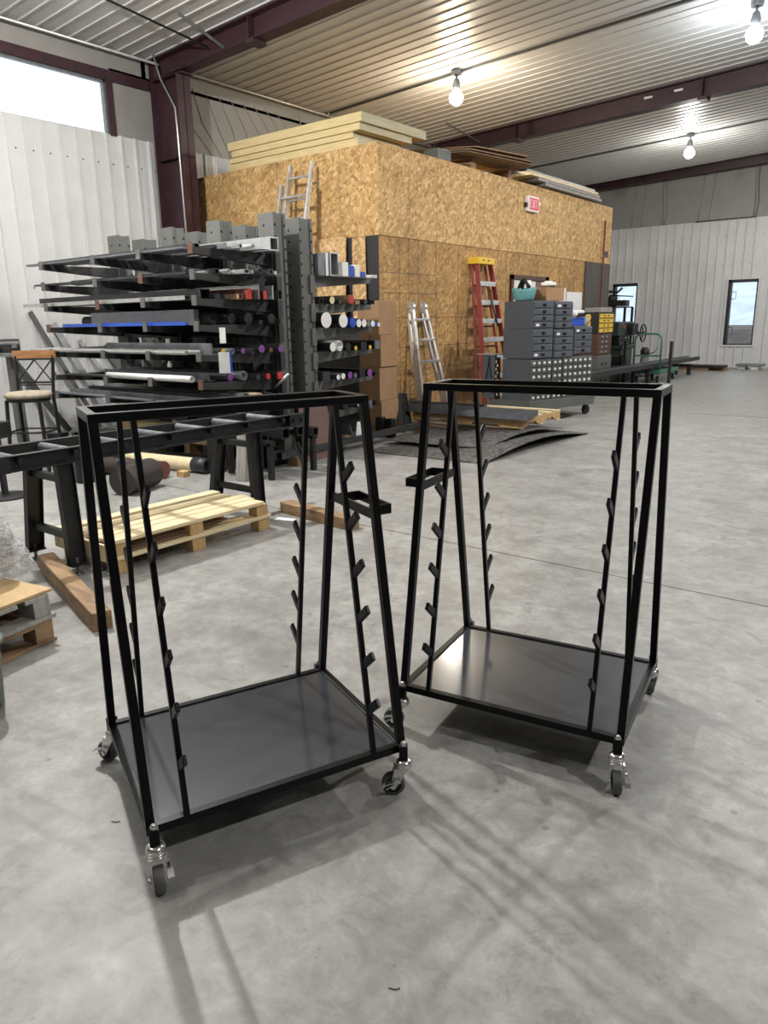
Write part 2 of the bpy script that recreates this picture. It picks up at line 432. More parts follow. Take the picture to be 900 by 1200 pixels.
for k in range(5):
    a, b = xs[k], xs[k + 1]
    spans = [(0, FZ)] if k in (0, 2, 4) else [(0, (WB_ if k == 1 else WA)[2]), ((WB_ if k == 1 else WA)[3], FZ)]
    for z0, z1 in spans:
        ribbed(w, a, b, -9.475, .248, .028, .06, .03, (0, YF, z0), (0, YF, z1), (1, 0, 0), (0, -1, 0))
        bk.bb((a, YF + .012, z0), (b, YF + .2, z1))
for x in [-9.3 + .248 * k for k in range(0, 22)]:
    for z in (2.95, 3.75): w.cyl((x, YF, z), (x, YF - .008, z), .012, n=6, mi=1)
wf = struct('wall_far', w, ['siding', 'darksteel'], None, 'white ribbed metal siding on the far wall', 'wall')
struct('backing', bk, 'insul', wf)
i = MB().bb((XL, YF + .02, FZ - .02), (XR, YF + .15, 7.2))
for x in (-7.9, -5.35, -2.6): i.path([(x, YF + .02, FZ), (x + .03, YF, 4.6), (x - .03, YF, 5.2), (x, YF + .02, 6)], .05, 8)
for x in (-8.9, -8.6, -6.9, -6.6): i.path([(x, YF + .02, FZ), (x + .12, YF + .012, 5.6)], .012, 6)
struct('insulation', i, 'insul', wf, 'grey-looking vinyl insulation above the siding')
struct('flashing', MB().bb((-6.95, YF - .04, FZ - .005), (-5.3, YF + .02, FZ + .025)), 'darksteel', wf)
window(2, *WA, 'narrow tall window at right in the far wall, clear of the machines')
window(3, *WB_, 'narrow window of the far wall partly hidden behind the green machine')
# walls out of frame that close the hall
w = MB().bb((XR, YB - .2, 0), (XR + .2, YF + .2, 7.3)); struct('wall_right', w, 'siding', None, 'white metal wall on the right side of the hall', 'wall')
w = MB().bb((XL - .2, YB - .2, 0), (XR + .2, YB, 7.3)); struct('wall_behind', w, 'siding', None, 'white metal wall behind the viewer', 'wall')

# steel frames: column + rafter, dark red primer
def rafter(yc, depth0, depth1, col, label):
    m = MB(); x0, x1 = XL + .05, XR
    def zt(x): return ceil_z(x) - .01
    def zb(x): return zt(x) - (depth0 + (depth1 - depth0) * (x - x0) / (x1 - x0))
    for x, q in ((x0, 0),):
        pass
    def slab(ya, yb, za0, zb0, za1, zb1):
        vs = [(x, y, z) for x, lo, hi in ((x0, za0, zb0), (x1, za1, zb1)) for y in (ya, yb) for z in (lo, hi)]
        m.add(vs, [(0, 1, 3, 2), (4, 6, 7, 5), (0, 4, 5, 1), (2, 3, 7, 6), (0, 2, 6, 4), (1, 5, 7, 3)])
    slab(yc - .006, yc + .006, zb(x0), zt(x0), zb(x1), zt(x1))
    slab(yc - .12, yc + .12, zb(x0) - .016, zb(x0), zb(x1) - .016, zb(x1))
    slab(yc - .12, yc + .12, zt(x0) - .016, zt(x0), zt(x1) - .016, zt(x1))
    for x in (-8.45, -4.6 if yc > 10 else -5.2, -1.4, 2.4, 6):
        m.bb((x - .008, yc - .12, zb(x)), (x + .008, yc + .12, zt(x)))
        if yc < 20: m.bb((x - .06, yc - .13, zb(x) - .06), (x + .1, yc + .13, zb(x) - .014))
    o = struct('rafter', m, 'oxide', None, label, 'rafter')
    if col:
        k = MB(); xf = -10.08
        k.bb((XL, yc - .006, 0), (xf, yc + .006, 5.3)); k.bb((xf - .014, yc - .13, 0), (xf, yc + .13, 5.2)); k.bb((XL - .005, yc - .13, 0), (XL + .012, yc + .13, 5.48))
        k.bb((XL, yc - .12, 5.2), (xf + .1, yc + .12, 5.216)); k.bb((XL, yc - .1, 4.05), (xf, yc + .1, 4.06))
        struct('column', k, 'oxide', o, 'dark red steel column against the left wall')
    return o
rafter(7.95, .27, .62, True, 'dark red steel rafter crossing the ceiling above the box room corner')
rafter(15.6, .27, .62, False, 'dark red steel rafter behind the box room roof, second from the front')
rafter(23.55, .17, .5, False, 'dark red steel rafter running along the top of the far wall')

# OSB box room
BX, BY, BE, BT, SEAM = -6.7, 8.45, 16.83, 3.857, 2.67
m = MB(); m.bb((XL + .02, BY, SEAM), (BX - .1, BY + .1, BT)).bb((XL + .02, BY + .015, 0), (BX - .1, BY + .1, SEAM), 1)
for x in (-9.9, -8.65, -7.4): m.bb((x - .003, BY - .001, SEAM), (x + .003, BY + .01, BT), 2)
m.bb((XL + .02, BY - .002, SEAM - .006), (BX, BY + .02, SEAM), 2)
m.bb((-6.99, BY + .008, 1.4), (BX - .02, BY + .02, SEAM - .01), 3); m.bb((-7.35, BY + .008, .0), (-7.2, BY + .02, SEAM - .01), 3)
struct('wall_partition_front', m, ['osb', 'osblow', 'darkply', 'rubber'], None, 'OSB front wall of the box room behind the rack', 'wall')
m = MB(); m.bb((BX - .1, BY, SEAM), (BX, BE, BT)).bb((BX - .1, BY + .015, 0), (BX - .015, BE, SEAM), 1)
for y in (9.165, 9.88, 11.16, 12.44, 13.72, 15.0, 16.28): m.bb((BX - .01, y - .003, SEAM), (BX + .001, y + .003, BT), 2)
for y in (8.93, 9.165, 9.41, 9.88, 10.52, 11.16, 11.8, 12.1, 14.3, 15.0): m.bb((BX - .025, y - .004, .02), (BX - .013, y + .004, SEAM), 2)
for z, y1 in ((2.18, 9.88), (1.9, 9.88), (1.55, 11.8), (1.12, 11.8), (.78, 11.8), (.4, 11.8)): m.bb((BX - .025, BY + .1, z - .004), (BX - .013, y1, z + .004), 2)
for y, z, dy, dz in ((16.35, 2.95, .1, .02), (16.35, 2.78, .1, .02), (16.27, 2.86, .02, .17), (16.6, 2.87, .25, .13), (15.5, 3.35, .03, .03)): m.bb((BX - .01, y - dy / 2, z - dz / 2), (BX + .001, y + dy / 2, z + dz / 2), 2)
struct('wall_partition_side', m, ['osb', 'osblow', 'darkply'], None, 'long OSB side wall of the box room with the exit sign', 'wall')
struct('ceiling_partition', MB().bb((XL + .05, BY + .1, 3.74), (BX - .1, BE, 3.8)).bb((XL + .05, BE - .1, 0), (BX - .1, BE, 3.74)), 'osb', None, 'OSB roof deck of the box room', 'roof deck')
d = struct('door_1', MB().bb((BX - .02, 12.34, 0), (BX + .005, 13.22, 2.19)), 'doorwhite', None, 'white door in the OSB side wall behind the cabinets', 'door')
struct('door_frame', MB().bb((BX - .02, 12.24, 0), (BX + .03, 12.33, 2.28)).bb((BX - .02, 13.6, 0), (BX + .03, 13.74, 2.28)).bb((BX - .02, 12.24, 2.2), (BX + .03, 13.74, 2.28)), 'brown', d, 'dark brown door frame')
struct('side_panel', MB().bb((BX - .02, 13.22, 0), (BX + .004, 13.6, 2.2)), 'carddark', d)

# outdoors, seen through the windows
struct('ground_outside', MB().bb((-40, YF + .2, -.3), (30, 70, -.1)).prism([(0, -.1), (2.5, 1.0), (4, 1.15), (7, 1.1), (11, -.1)], (-40, YF + 3, 0), (30, YF + 3, 0), (0, 1, 0), (0, 0, 1)), 'asphalt', None, 'brown gravel yard outside the far windows', 'ground')
hb = MB(); n = 40
for j in range(2):
    pass
vs = []; fs = []
for a in range(n + 1):
    x = -45 + 80 * a / n
    for b in range(9):
        t = b / 8; vs.append((x, 40 + 14 * t + math.sin(a * .9) * .6, -.2 + 4.2 * t ** .8 + .35 * math.sin(a * 1.7 + b)))
for a in range(n):
    for b in range(8): k = a * 9 + b; fs.append((k, k + 9, k + 10, k + 1))
hb.add(vs, fs, 0, True)
struct('snow_bank', hb, 'snow', None, 'pale snowy slope outside the far windows', 'snow bank')

# ------------------------------------------------------------ lamps
def lamp(x, y, power, col, label=None, cool=False, drop=.42, visible=True, rad=.07, shade=False):
    zc = ceil_z(x) - .02
    L = bpy.data.lights.new('lamp', 'SPOT' if shade else 'POINT'); L.energy = power; L.color = col; L.shadow_soft_size = rad
    if shade: L.spot_size = R(175); L.spot_blend = .2
    o = bpy.data.objects.new('lamp', L); COL.objects.link(o); o.location = (x, y, zc - drop - .2)
    if visible:
        t = thing('ceiling_light', (x, y, zc), label, 'light', 'bulb lights on the ceiling')
        part(t, 'junction_box', MB().cyl((x, y, zc), (x, y, zc - .06), .09, n=20).cyl((x, y, zc - .06), (x, y, zc - .14), .02, n=10), 'greysteel')
        part(t, 'lamp_holder', MB().lathe((x, y, zc), [(.02, -.12), (.05, -.14), (.07, -.24), (.05, -.3)], 16), 'greysteel')
        part(t, 'bulb', MB().lathe((x, y, zc - drop), [(0, -.12), (.06, -.105), (.105, -.06), (.12, 0), (.1, .06), (.05, .12)], 24), 'bulbcool' if cool else 'bulb', label='glowing bulb')
W1 = (1, .98, .95)

# ------------------------------------------------------------ the two black carts
CW, CD, CZ, CT, CTD = .824, .643, .17, 1.28, .232
TB = .0254
def yat(z, inset=0): return CD / 2 + (z - CZ) * (CTD - CD) / 2 / (CT - CZ) - inset

def make_caster(cart, sx, sy, ang):
    c = bpy.data.objects.new('caster', None); COL.objects.link(c); c.parent = cart
    c.location = (sx * (CW / 2 - .017), sy * (CD / 2 + .014), 0); c.rotation_euler = (0, 0, ang); c.empty_display_size = .05
    WS[c.name] = Vector((0, 0, 0))
    m = MB(); m.box((0, 0, .152), (.028, .028, .048)); part(c, 'stem_socket', m, 'black', .002)
    m = MB(); m.lathe((0, 0, 0), [(.0095, .168), (.0095, .18), (.008, .187), (.004, .191), (0, .192)], 16); m.cyl((0, 0, .135), (0, 0, .168), .0095, n=12)
    m.lathe((0, 0, 0), [(0, .128), (.012, .128), (.02, .125), (.027, .119), (.027, .113), (.024, .111), (.027, .108), (.027, .102), (.022, .098), (0, .097)], 24)
    part(c, 'swivel_ring', m, 'chrome', label='chrome swivel ring')
    m = MB(); m.box((.008, 0, .099), (.05, .042, .004))
    for s in (-1, 1):
        prof = [(-.014, .1), (.03, .1), (.044, .045), (.038, .032), (.026, .032), (.004, .07)]
        m.prism(prof, (0, s * .0205, 0), (0, s * .0235, 0), (1, 0, 0), (0, 0, 1))
        m.cyl((.034, s * .0235, .038), (.034, s * .027, .038), .009, n=12)
    part(c, 'fork', m, 'chrome', .001, 'chrome fork')
    m = MB(); m.lathe((.034, 0, .038), [(.026, -.014), (.034, -.015), (.038, -.011), (.038, .011), (.034, .015), (.026, .014)], 32, 'Y')
    m.lathe((.034, 0, .038), [(0, -.0135), (.01, -.0155), (.012, -.011), (.026, -.0125), (.026, .0125), (.012, .011), (.01, .0155), (0, .0135)], 24, 'Y', 1)
    part(c, 'wheel', m, ['tyre', 'blackplastic'], 0, 'grey tyre on a black hub')
    m = MB(); m.bar((.03, .03, .062), (.06, .031, .054), .018, .003, (0, 1, 0)); m.bar((.06, .031, .054), (.068, .031, .044), .018, .003, (0, 1, 0)); m.bar((.01, .028, .062), (.03, .028, .062), .01, .012, (0, 1, 0))
    m.bar((.03, .03, .055), (.056, .03, .036), .014, .003, (0, 1, 0))
    part(c, 'brake_pedal', m, 'chrome', 0, 'bent metal brake pedal')

def make_cart(loc, rz, label, casters):
    t = thing('rolling_rack_cart', (*loc, 0), label, 'cart', 'black rolling rack carts', rz, False)
    x, y = CW / 2, CD / 2
    m = MB()
    for s in (-1, 1):
        m.bb((-x, s * y, CZ - TB), (x, s * (y - TB), CZ)); m.bb((s * x, -y + TB, CZ - TB), (s * (x - TB), y - TB, CZ))
    for s in (-.14, .14): m.bb((-x + TB, s - TB / 2, CZ - TB - .012), (x - TB, s + TB / 2, CZ - .013))
    part(t, 'base_frame', m, 'black', .0018)
    part(t, 'deck_plate', MB().bb((-x + .02, -y + .02, CZ - .012), (x - .02, y - .02, CZ - .006)), 'plate', 0, 'flat glossy dark grey deck')
    m = MB(); ty = CTD / 2
    for s in (-1, 1):
        m.bb((-x, s * ty, CT - TB), (x, s * (ty - TB), CT)); m.bb((s * x, -ty + TB, CT - TB), (s * (x - TB), ty - TB, CT))
    part(t, 'top_frame', m, 'black', .0018)
    for sx in (-1, 1):
        for sy in (-1, 1):
            m = MB(); m.bar((sx * (x - TB / 2), sy * (y - TB / 2), CZ - .004), (sx * (x - TB / 2), sy * (ty - TB / 2), CT - TB + .004), TB, TB)
            part(t, 'leg', m, 'black', .0018)
    for sx in (-1, 1):
        for sy in (-1, 1):
            px = sx * .298; q = .016
            m = MB(); m.bar((px, sy * yat(.15, .012), .155), (px, sy * yat(1.256, .012), 1.256), q, q)
            p = part(t, 'peg_post', m, 'black', .001)
            for z in (1.035, .887, .742, .6, .456, .31):
                yy = sy * yat(z, .004); a = Vector((px, yy - sy * .006, z - .004)); b = a + Vector((0, sy * .065, .057))
                m = MB(); m.bar(a, b, .0125, .028); part(p, 'peg', m, 'black', .003, top=t)
    z = .905; h = yat(z, TB / 2); m = MB()
    m.bar((x - TB / 2, -h, z), (x - TB / 2, h, z), .007, .034); m.bar((x + .073, -.115, z), (x + .073, .115, z), .007, .034)
    for s in (-1, 1): m.bar((x - TB / 2, s * .1115, z), (x + .0765, s * .1115, z), .007, .034, (0, 1, 0))
    part(t, 'push_handle', m, 'black', .0018)
    for (sx, sy), a in zip(((-1, -1), (1, -1), (-1, 1), (1, 1)), casters): make_caster(t, sx, sy, a - rz)
    return t
def ca(x, y): return math.atan2(y, x)
make_cart((-1.717, 1.43), 1.174, 'black A-frame rolling rack cart nearest the viewer, at left', (ca(.86, -.5), ca(-.8, -.6), ca(-.95, -.25), ca(.5, .8)))
make_cart((-1.161, 2.378), .1612 + PI, 'black A-frame rolling rack cart at right, behind the nearer one', (ca(-.5, .8), ca(-.2, .95), ca(.45, -.9), ca(-.9, -.35)))

# ------------------------------------------------------------ roller conveyor
t = thing('roller_conveyor', (-4.4, 2.9, 0), 'long black steel roller conveyor on legs between the left cart and the rack', 'conveyor')
def channel(mb, a, b, w, h, th, s, mi=0):
    """C channel lying along a-b, open towards side s (horizontal unit vector)"""
    prof = [(0, -h / 2), (w, -h / 2), (w, -h / 2 + th), (th, -h / 2 + th), (th, h / 2 - th), (w, h / 2 - th), (w, h / 2), (0, h / 2)]
    return mb.prism(prof, a, b, s, (0, 0, 1), mi)
XN, XFAR = -4.15, -4.60
m = MB(); channel(m, (XN - .045, -.6, .76), (XN - .045, 4.12, .75), .045, .095, .006, (1, 0, 0))
m.bb((XN - .03, 4.06, .705), (XN + .004, 4.24, .8)); m.bb((XN - .03, 1.62, .705), (XN + .004, 1.86, .805))
for y in (4.1, 4.19): m.cyl((XN, y, .75), (XN + .02, y, .75), .016, n=6)
for y in (1.7, 1.78):
    for z in (.73, .785): m.cyl((XN, y, z), (XN + .015, y, z), .011, n=6)
part(t, 'side_rail', m, 'darksteel', .002)
m = MB(); channel(m, (XFAR + .045, -.6, .76), (XFAR + .045, 4.2, .75), .045, .095, .006, (-1, 0, 0)); part(t, 'side_rail', m, 'darksteel', .002)
for y in (.9, 1.24, 1.58, 1.92, 2.256, 2.597, 2.956, 3.29, 3.633, 3.983):
    m = MB(); m.cyl((XFAR + .05, y, .765), (XN - .05, y, .765), .03, n=16); r = part(t, 'roller', m, 'greysteel')
    m = MB(); m.cyl((XN - .04, y, .765), (XN + .012, y, .765), .017, n=10); part(r, 'axle_nut', m, 'darksteel', top=t)
for y in (2.2, 3.72):
    f = bpy.data.objects.new('leg_frame', None); COL.objects.link(f); f.parent = t; WS[f.name] = WS[t.name]
    for x, xb in ((XN - .06, XN - .04), (XFAR + .02, XFAR - .12)):
        m = MB(); a = Vector((x, y, .71)); b = Vector((xb, y, .07))
        m.bar(a, b, .006, .1, (1, 0, 0)); m.bar(a + Vector((.0, .05, 0)), b + Vector((0, .05, 0)), .05, .006); m.bar(a + Vector((0, -.05, 0)), b + Vector((0, -.05, 0)), .05, .006)
        m.box((xb, y, .068), (.09, .11, .01))
        part(f, 'post', m, 'darksteel', 0, top=t)
        m = MB().cyl((xb, y, .012), (xb, y, .11), .011, n=10).cyl((xb, y, 0), (xb, y, .012), .035, .03, n=16).cyl((xb, y, .05), (xb, y, .062), .02, n=6)
        part(f, 'levelling_foot', m, 'greysteel', top=t)
    for z, s in ((.58, .02), (.22, .06)):
        m = MB(); m.bb((XFAR - s, y - .02, z), (XN - .05, y + .02, z + .045)); part(f, 'brace', m, 'darksteel', .002, top=t)

# ------------------------------------------------------------ pallets
t = thing('wooden_pallet', (-4.25, 2.97, 0), 'pale new pine pallet on the floor under the roller conveyor', 'pallet', 'wooden pallets')
y0, y1, x0, x1 = 2.30, 3.63, -4.60, -3.96
for k, (a, b) in enumerate(((x0, x0 + .1), (x0 + .17, x0 + .27), (x0 + .31, x0 + .4), (x0 + .415, x0 + .5), (x0 + .51, x1))):
    part(t, 'deck_board', MB().bb((a, y0 + .02 * (k % 3), .198), (b, y1 - .03 * ((k + 1) % 3), .222)), 'pine', .003)
for x in (x0 + .01, x1 - .1):
    for y in (y0 + .02, 2.9, y1 - .13):
        part(t, 'block', MB().bb((x, y, .115), (x + .09, y + .11, .198)), 'pineX', .003)
        part(t, 'block', MB().bb((x, y + .01, 0), (x + .09, y + .12, .09)), 'pineX', .003)
    part(t, 'lower_board', MB().bb((x - .005, y0, .09), (x + .1, y1, .115)), 'pine', .003)
part(t, 'end_board', MB().bb((x0, y0 - .02, .09), (x1, y0, .2)), 'pine', .003)
m = MB()
for k in range(3):
    q = .118 + k * .012
    m.add([(x0 + .11, y0 + .05, q), (x1 - .02 - .03 * k, y0 + .05, q + .006), (x1 - .04, y1 - .5 + .06 * k, q + .01), (x0 + .11, y1 - .5, q), (x0 + .11, y0 + .05, q + .006), (x1 - .02 - .03 * k, y0 + .05, q + .012), (x1 - .04, y1 - .5 + .06 * k, q + .016), (x0 + .11, y1 - .5, q + .006)],
          [(3, 2, 1, 0), (4, 5, 6, 7), (0, 1, 5, 4), (1, 2, 6, 5), (2, 3, 7, 6), (3, 0, 4, 7)])
solo('cardboard_sheet', m, 'carddark', 'crumpled brown cardboard pushed inside the pale pine pallet', 'cardboard')
solo('wood_strip', MB().bar((-4.1, 3.0, .128), (-4.02, 3.4, .128), .04, .018, (1, 0, 0)), 'pine', 'short pale wood strip lying inside the pale pine pallet', 'wood strip')

# weathered pallet at the left edge with a plywood sheet and stretch film
A = Vector((-3.36, 1.60, 0)); ux = Vector((.07, -.5, 0)).normalized(); uy = Vector((-.97, -.2, 0)).normalized()
ux = Vector((.19, -.98, 0)).normalized(); uy = Vector((-.98, -.19, 0)).normalized()
rot = Matrix((ux, uy, Z)).transposed()
def lb(mb, a, b, mi=0):      # box in the pallet's own axes
    c = [(p + q) / 2 for p, q in zip(a, b)]
    return mb.box(A + ux * c[0] + uy * c[1] + Z * c[2], [abs(q - p) for p, q in zip(a, b)], 0, mi, rot)
t = thing('wooden_pallet', A, 'weathered old pallet at the left edge under a plywood sheet', 'pallet', 'wooden pallets')
for k in range(6): part(t, 'deck_board', lb(MB(), (k * .17, 0, .225), (k * .17 + .13, .75, .245)), 'greywood', .003)
for x in (0, .45, .9): part(t, 'stringer', lb(MB(), (x, 0, .14), (x + .09, .74, .225)), 'greywood', .003)
part(t, 'middle_board', lb(MB(), (-.02, -.01, .118), (1.0, .1, .14)), 'greywood', .003)
for k in (0, 1): part(t, 'lower_board', lb(MB(), (k * .45, 0, .095), (k * .45 + .3, .75, .118)), 'oldpine', .003)
for x in (.0, .45, .9):
    for y in (0, .33, .64): part(t, 'block', lb(MB(), (x, y, .015), (x + .1, y + .1, .095)), 'oldpine', .003)
for y in (0, .33, .64): part(t, 'runner', lb(MB(), (-.01, y - .005, 0), (1.0, y + .1, .015)), 'oldpine', .002)
solo('plywood_sheet', lb(MB(), (-.03, .01, .247), (.95, .72, .262)), 'ply', 'tan plywood sheet lying on the weathered pallet', 'plywood', bevel=.002)
# crumpled film: a sagging heap made from folded sheets
m = MB(); n = 26; k_ = 16; rr = random.Random(5)
C0 = A + uy * .5 + ux * .22
vs = []
for i in range(n + 1):
    for j in range(k_ + 1):
        u = i / n * 2 * PI; v = j / k_
        rad = (.28 * (1 - v) ** .5 + .02) * (1 + .22 * math.sin(3 * u + 5 * v) + .12 * math.sin(9 * u - 7 * v) + .1 * (rr.random() - .5))
        if i == n: vs.append(vs[j]); continue
        vs.append(C0 + uy * (math.cos(u) * rad) + ux * (math.sin(u) * rad * 1.3) + Z * (.262 + .62 * v ** 1.15 + .03 * math.sin(7 * u + 6 * v) * (1 - v)))
fs = [(i * (k_ + 1) + j, ((i + 1) % n) * (k_ + 1) + j, ((i + 1) % n) * (k_ + 1) + j + 1, i * (k_ + 1) + j + 1) for i in range(n) for j in range(k_)]
m.add(vs, fs, 0, False)
solo('plastic_wrap', m, 'film', 'crumpled clear plastic wrap heaped on the plywood at the left edge', 'plastic wrap')
solo('waste_bin', MB().lathe((-2.99, 1.05, 0), [(0, .005), (.12, .005), (.135, .27), (.15, .275), (.15, .29), (.128, .285), (.112, .02), (0, .02)], 28), 'green_glass', 'grey-green bin cut off at the left edge of the picture', 'bin', bevel=0)

# timbers
m = MB(); a = Vector((-4.42, 2.12, .065)); b = Vector((-3.27, 1.81, .05))
m.bar(a, b, .1, .1, (0, 1, 0)); solo('timber_beam', m, 'timber', 'rough brown timber on the floor beside the weathered pallet', 'timber', bevel=.006)
m = MB(); m.bar((-4.25, 4.06, .045), (-3.42, 3.955, .045), .11, .09, (0, 1, 0)); solo('timber_beam', m, 'timber', 'brown timber on the floor behind the right leg of the left cart', 'timber', bevel=.006)
solo('paper_scrap', MB().box((-4.05, 3.86, .004), (.16, .07, .006), .3), 'paper', 'small white paper scrap on the floor beside a conveyor foot', 'paper')
m = MB(); m.cyl((-4.14, 2.32, 0), (-4.14, 2.32, .025), .03, n=6).cyl((-4.14, 2.32, .025), (-4.14, 2.32, .06), .012, n=10)
solo('bolt', m, 'greysteel', 'loose levelling bolt on the floor beside the pale pallet', 'bolt')

# round bars and stock on the floor behind the conveyor
solo('steel_billet', MB().cyl((-5.88, 3.6, .135), (-6.04, 4.02, .135), .135, n=32), 'billet', 'thick dark round steel billet lying behind the conveyor', 'billet', bevel=.006)
solo('steel_billet', MB().cyl((-7.1, 4.06, .09), (-6.2, 4.28, .09), .09, n=24, mi=0, capmi=1), ['billet', 'rust'], 'thinner round bar with rusty red end behind the thick billet', 'billet')
m = MB(); m.cyl((-7.9, 4.42, .075), (-6.2, 4.67, .075), .075, n=24); m.pipe((-6.2, 4.67, .075), (-6.03, 4.695, .075), .08, .03, mi=1)
t = thing('cardboard_tube', (-7.0, 4.55, 0), 'tan cardboard tube with a dark steel end on the floor behind the billets', 'tube')
m1 = MB(); m1.cyl((-7.9, 4.42, .078), (-6.2, 4.67, .078), .075, n=24); part(t, 'tube', m1, 'pine')
m1 = MB(); m1.pipe((-6.21, 4.67, .082), (-6.03, 4.695, .082), .082, .03); part(t, 'end_collar', m1, 'steel', label='dark steel end collar')
solo('steel_pipe', MB().cyl((-8.0, 4.7, .07), (-6.05, 4.97, .07), .06, n=20, capmi=1), ['darksteel', 'rust'], 'dark round bar with rust red end beyond the tan tube', 'pipe')
solo('wood_beam', MB().bar((-7.9, 4.98, .31), (-6.35, 5.12, .31), .12, .2, (0, 1, 0)), 'yellowboard', 'pale yellow wood beam lying behind the round bars', 'beam', bevel=.004)
m = MB()
for k in range(2): m.bb((-7.6 + .75 * k, 5.02, 0), (-7.5 + .75 * k, 5.2, .21))
solo('wood_bearer', m, 'oldpine', 'low wooden bearers under the pale yellow beam', 'bearer')
solo('steel_block', MB().bb((-6.21, 4.84, 0), (-6.09, 4.97, .34)), 'steel', 'upright grey steel block beside the yellow beam end', 'block', bevel=.004)
for k, (x, y, h, l) in enumerate(((-5.92, 5.1, .33, 'dark channel stub standing behind the dark round bar'), (-5.76, 5.2, .4, 'taller dark channel stub next to the shorter stub'))):
    m = MB(); m.prism([(-.06, -.05), (.06, -.05), (.06, -.03), (-.04, -.03), (-.04, .03), (.06, .03), (.06, .05), (-.06, .05)], (x, y, 0), (x, y, h), (1, 0, 0), (0, 1, 0)); solo('channel_stub', m, 'darksteel', l, 'steel stub', 'dark steel stubs by the round bars')
m = MB(); m.cyl((-6.75, 3.75, 0), (-6.75, 3.75, .3), .1, n=24); solo('steel_drum', m, 'darksteel', 'small dark steel drum behind the thick billet', 'drum', bevel=.004)
solo('wood_post', MB().bar((-5.47, 4.66, .0), (-5.47, 4.75, .78), .14, .05), 'greywood', 'pale grey wood board standing behind the conveyor leg', 'board', bevel=.003)
solo('red_block', MB().bb((-6.95, 3.85, 0), (-6.85, 3.93, .06)), 'rust', 'small dark red and dark block on the floor behind the billet', 'block', bevel=.004)
solo('wood_offcut', MB().bb((-6.2, 4.42, 0), (-6.08, 4.5, .06)), 'pineX', 'small wood offcut wedged between the rusty bar and tan tube', 'offcut', bevel=.003)
# sheet, tubes and trays on a low support right of the conveyor end
solo('steel_sheet', MB().bar((-5.62, 5.93, 0), (-5.70, 5.93, .74), .008, .46, (1, 0, 0)), 'brownsheet', 'brown primed steel sheet standing behind the left cart', 'sheet')
t = thing('floor_stand', (-5.6, 5.1, 0), 'low dark steel stand holding tube offcuts behind the conveyor end', 'stand')
for y in (4.85, 5.45):
    m = MB(); m.bar((-5.85, y, 0), (-5.85, y, .42), .05, .05); m.bar((-5.25, y, 0), (-5.25, y, .36), .05, .05); m.bar((-5.9, y, .4), (-5.2, y, .36), .05, .05, (0, 1, 0)); part(t, 'trestle', m, 'darksteel')
for k, (y, z, w, l) in enumerate(((4.95, .47, .1, 'first'), (5.1, .48, .09, 'second'), (5.26, .46, .08, 'third'))):
    m = MB(); m.rtube((-6.4, y, z + .03), (-5.12 + .05 * k, y, z - .01), w, w, .01, (0, 1, 0)); solo('square_tube', m, 'darksteel', l + ' of three dark square tubes on the low stand, from the front', 'tube', 'square tubes on the low stand')
m = MB(); m.pipe((-6.4, 4.99, .57), (-5.1, 5.01, .53), .045, .012, 6); solo('hexagon_tube', m, 'steel', 'hollow hexagon tube on top of the square tubes', 'tube')
m = MB(); m.rtube((-5.6, 5.3, .135), (-5.745, 8.25, .135), .07, .07, .006); solo('long_square_tube', m, 'steel', 'long grey square tube on low blocks running towards the steel plates', 'tube')
for k, (y, l) in enumerate(((5.55, 'wood block under the near end of the long square tube'), (8.1, 'wood block under the far end of the long square tube'))):
    x = -5.6 - .145 * (y - 5.3) / 2.95; solo('wood_block', MB().bb((x - .08, y - .05, 0), (x + .08, y + .05, .099)), 'oldpine', l, 'block', 'blocks under the long square tube', bevel=.004)
m = MB(); prof = [(-.12, 0), (.12, 0), (.16, .13), (.15, .13), (.11, .012), (-.11, .012), (-.15, .13), (-.16, .13)]
m.prism(prof, (-6.7, 6.9, .17), (-5.72, 6.75, .17), (0, 1, 0), (0, 0, 1)); solo('steel_trough', m, 'greysteel', 'shallow grey steel trough under the right rack arms', 'trough')
solo('trough_block', MB().bb((-6.3, 6.6, 0), (-6.05, 7.0, .168)), 'oldpine', 'wood block under the grey steel trough', 'block')
m = MB(); m.bar((-5.70, 6.72, .12), (-5.69, 6.74, .33), .008, .1, (1, 0, 0)); solo('paper_tag', m, 'paper', 'white paper tag hanging from the grey steel trough', 'tag')

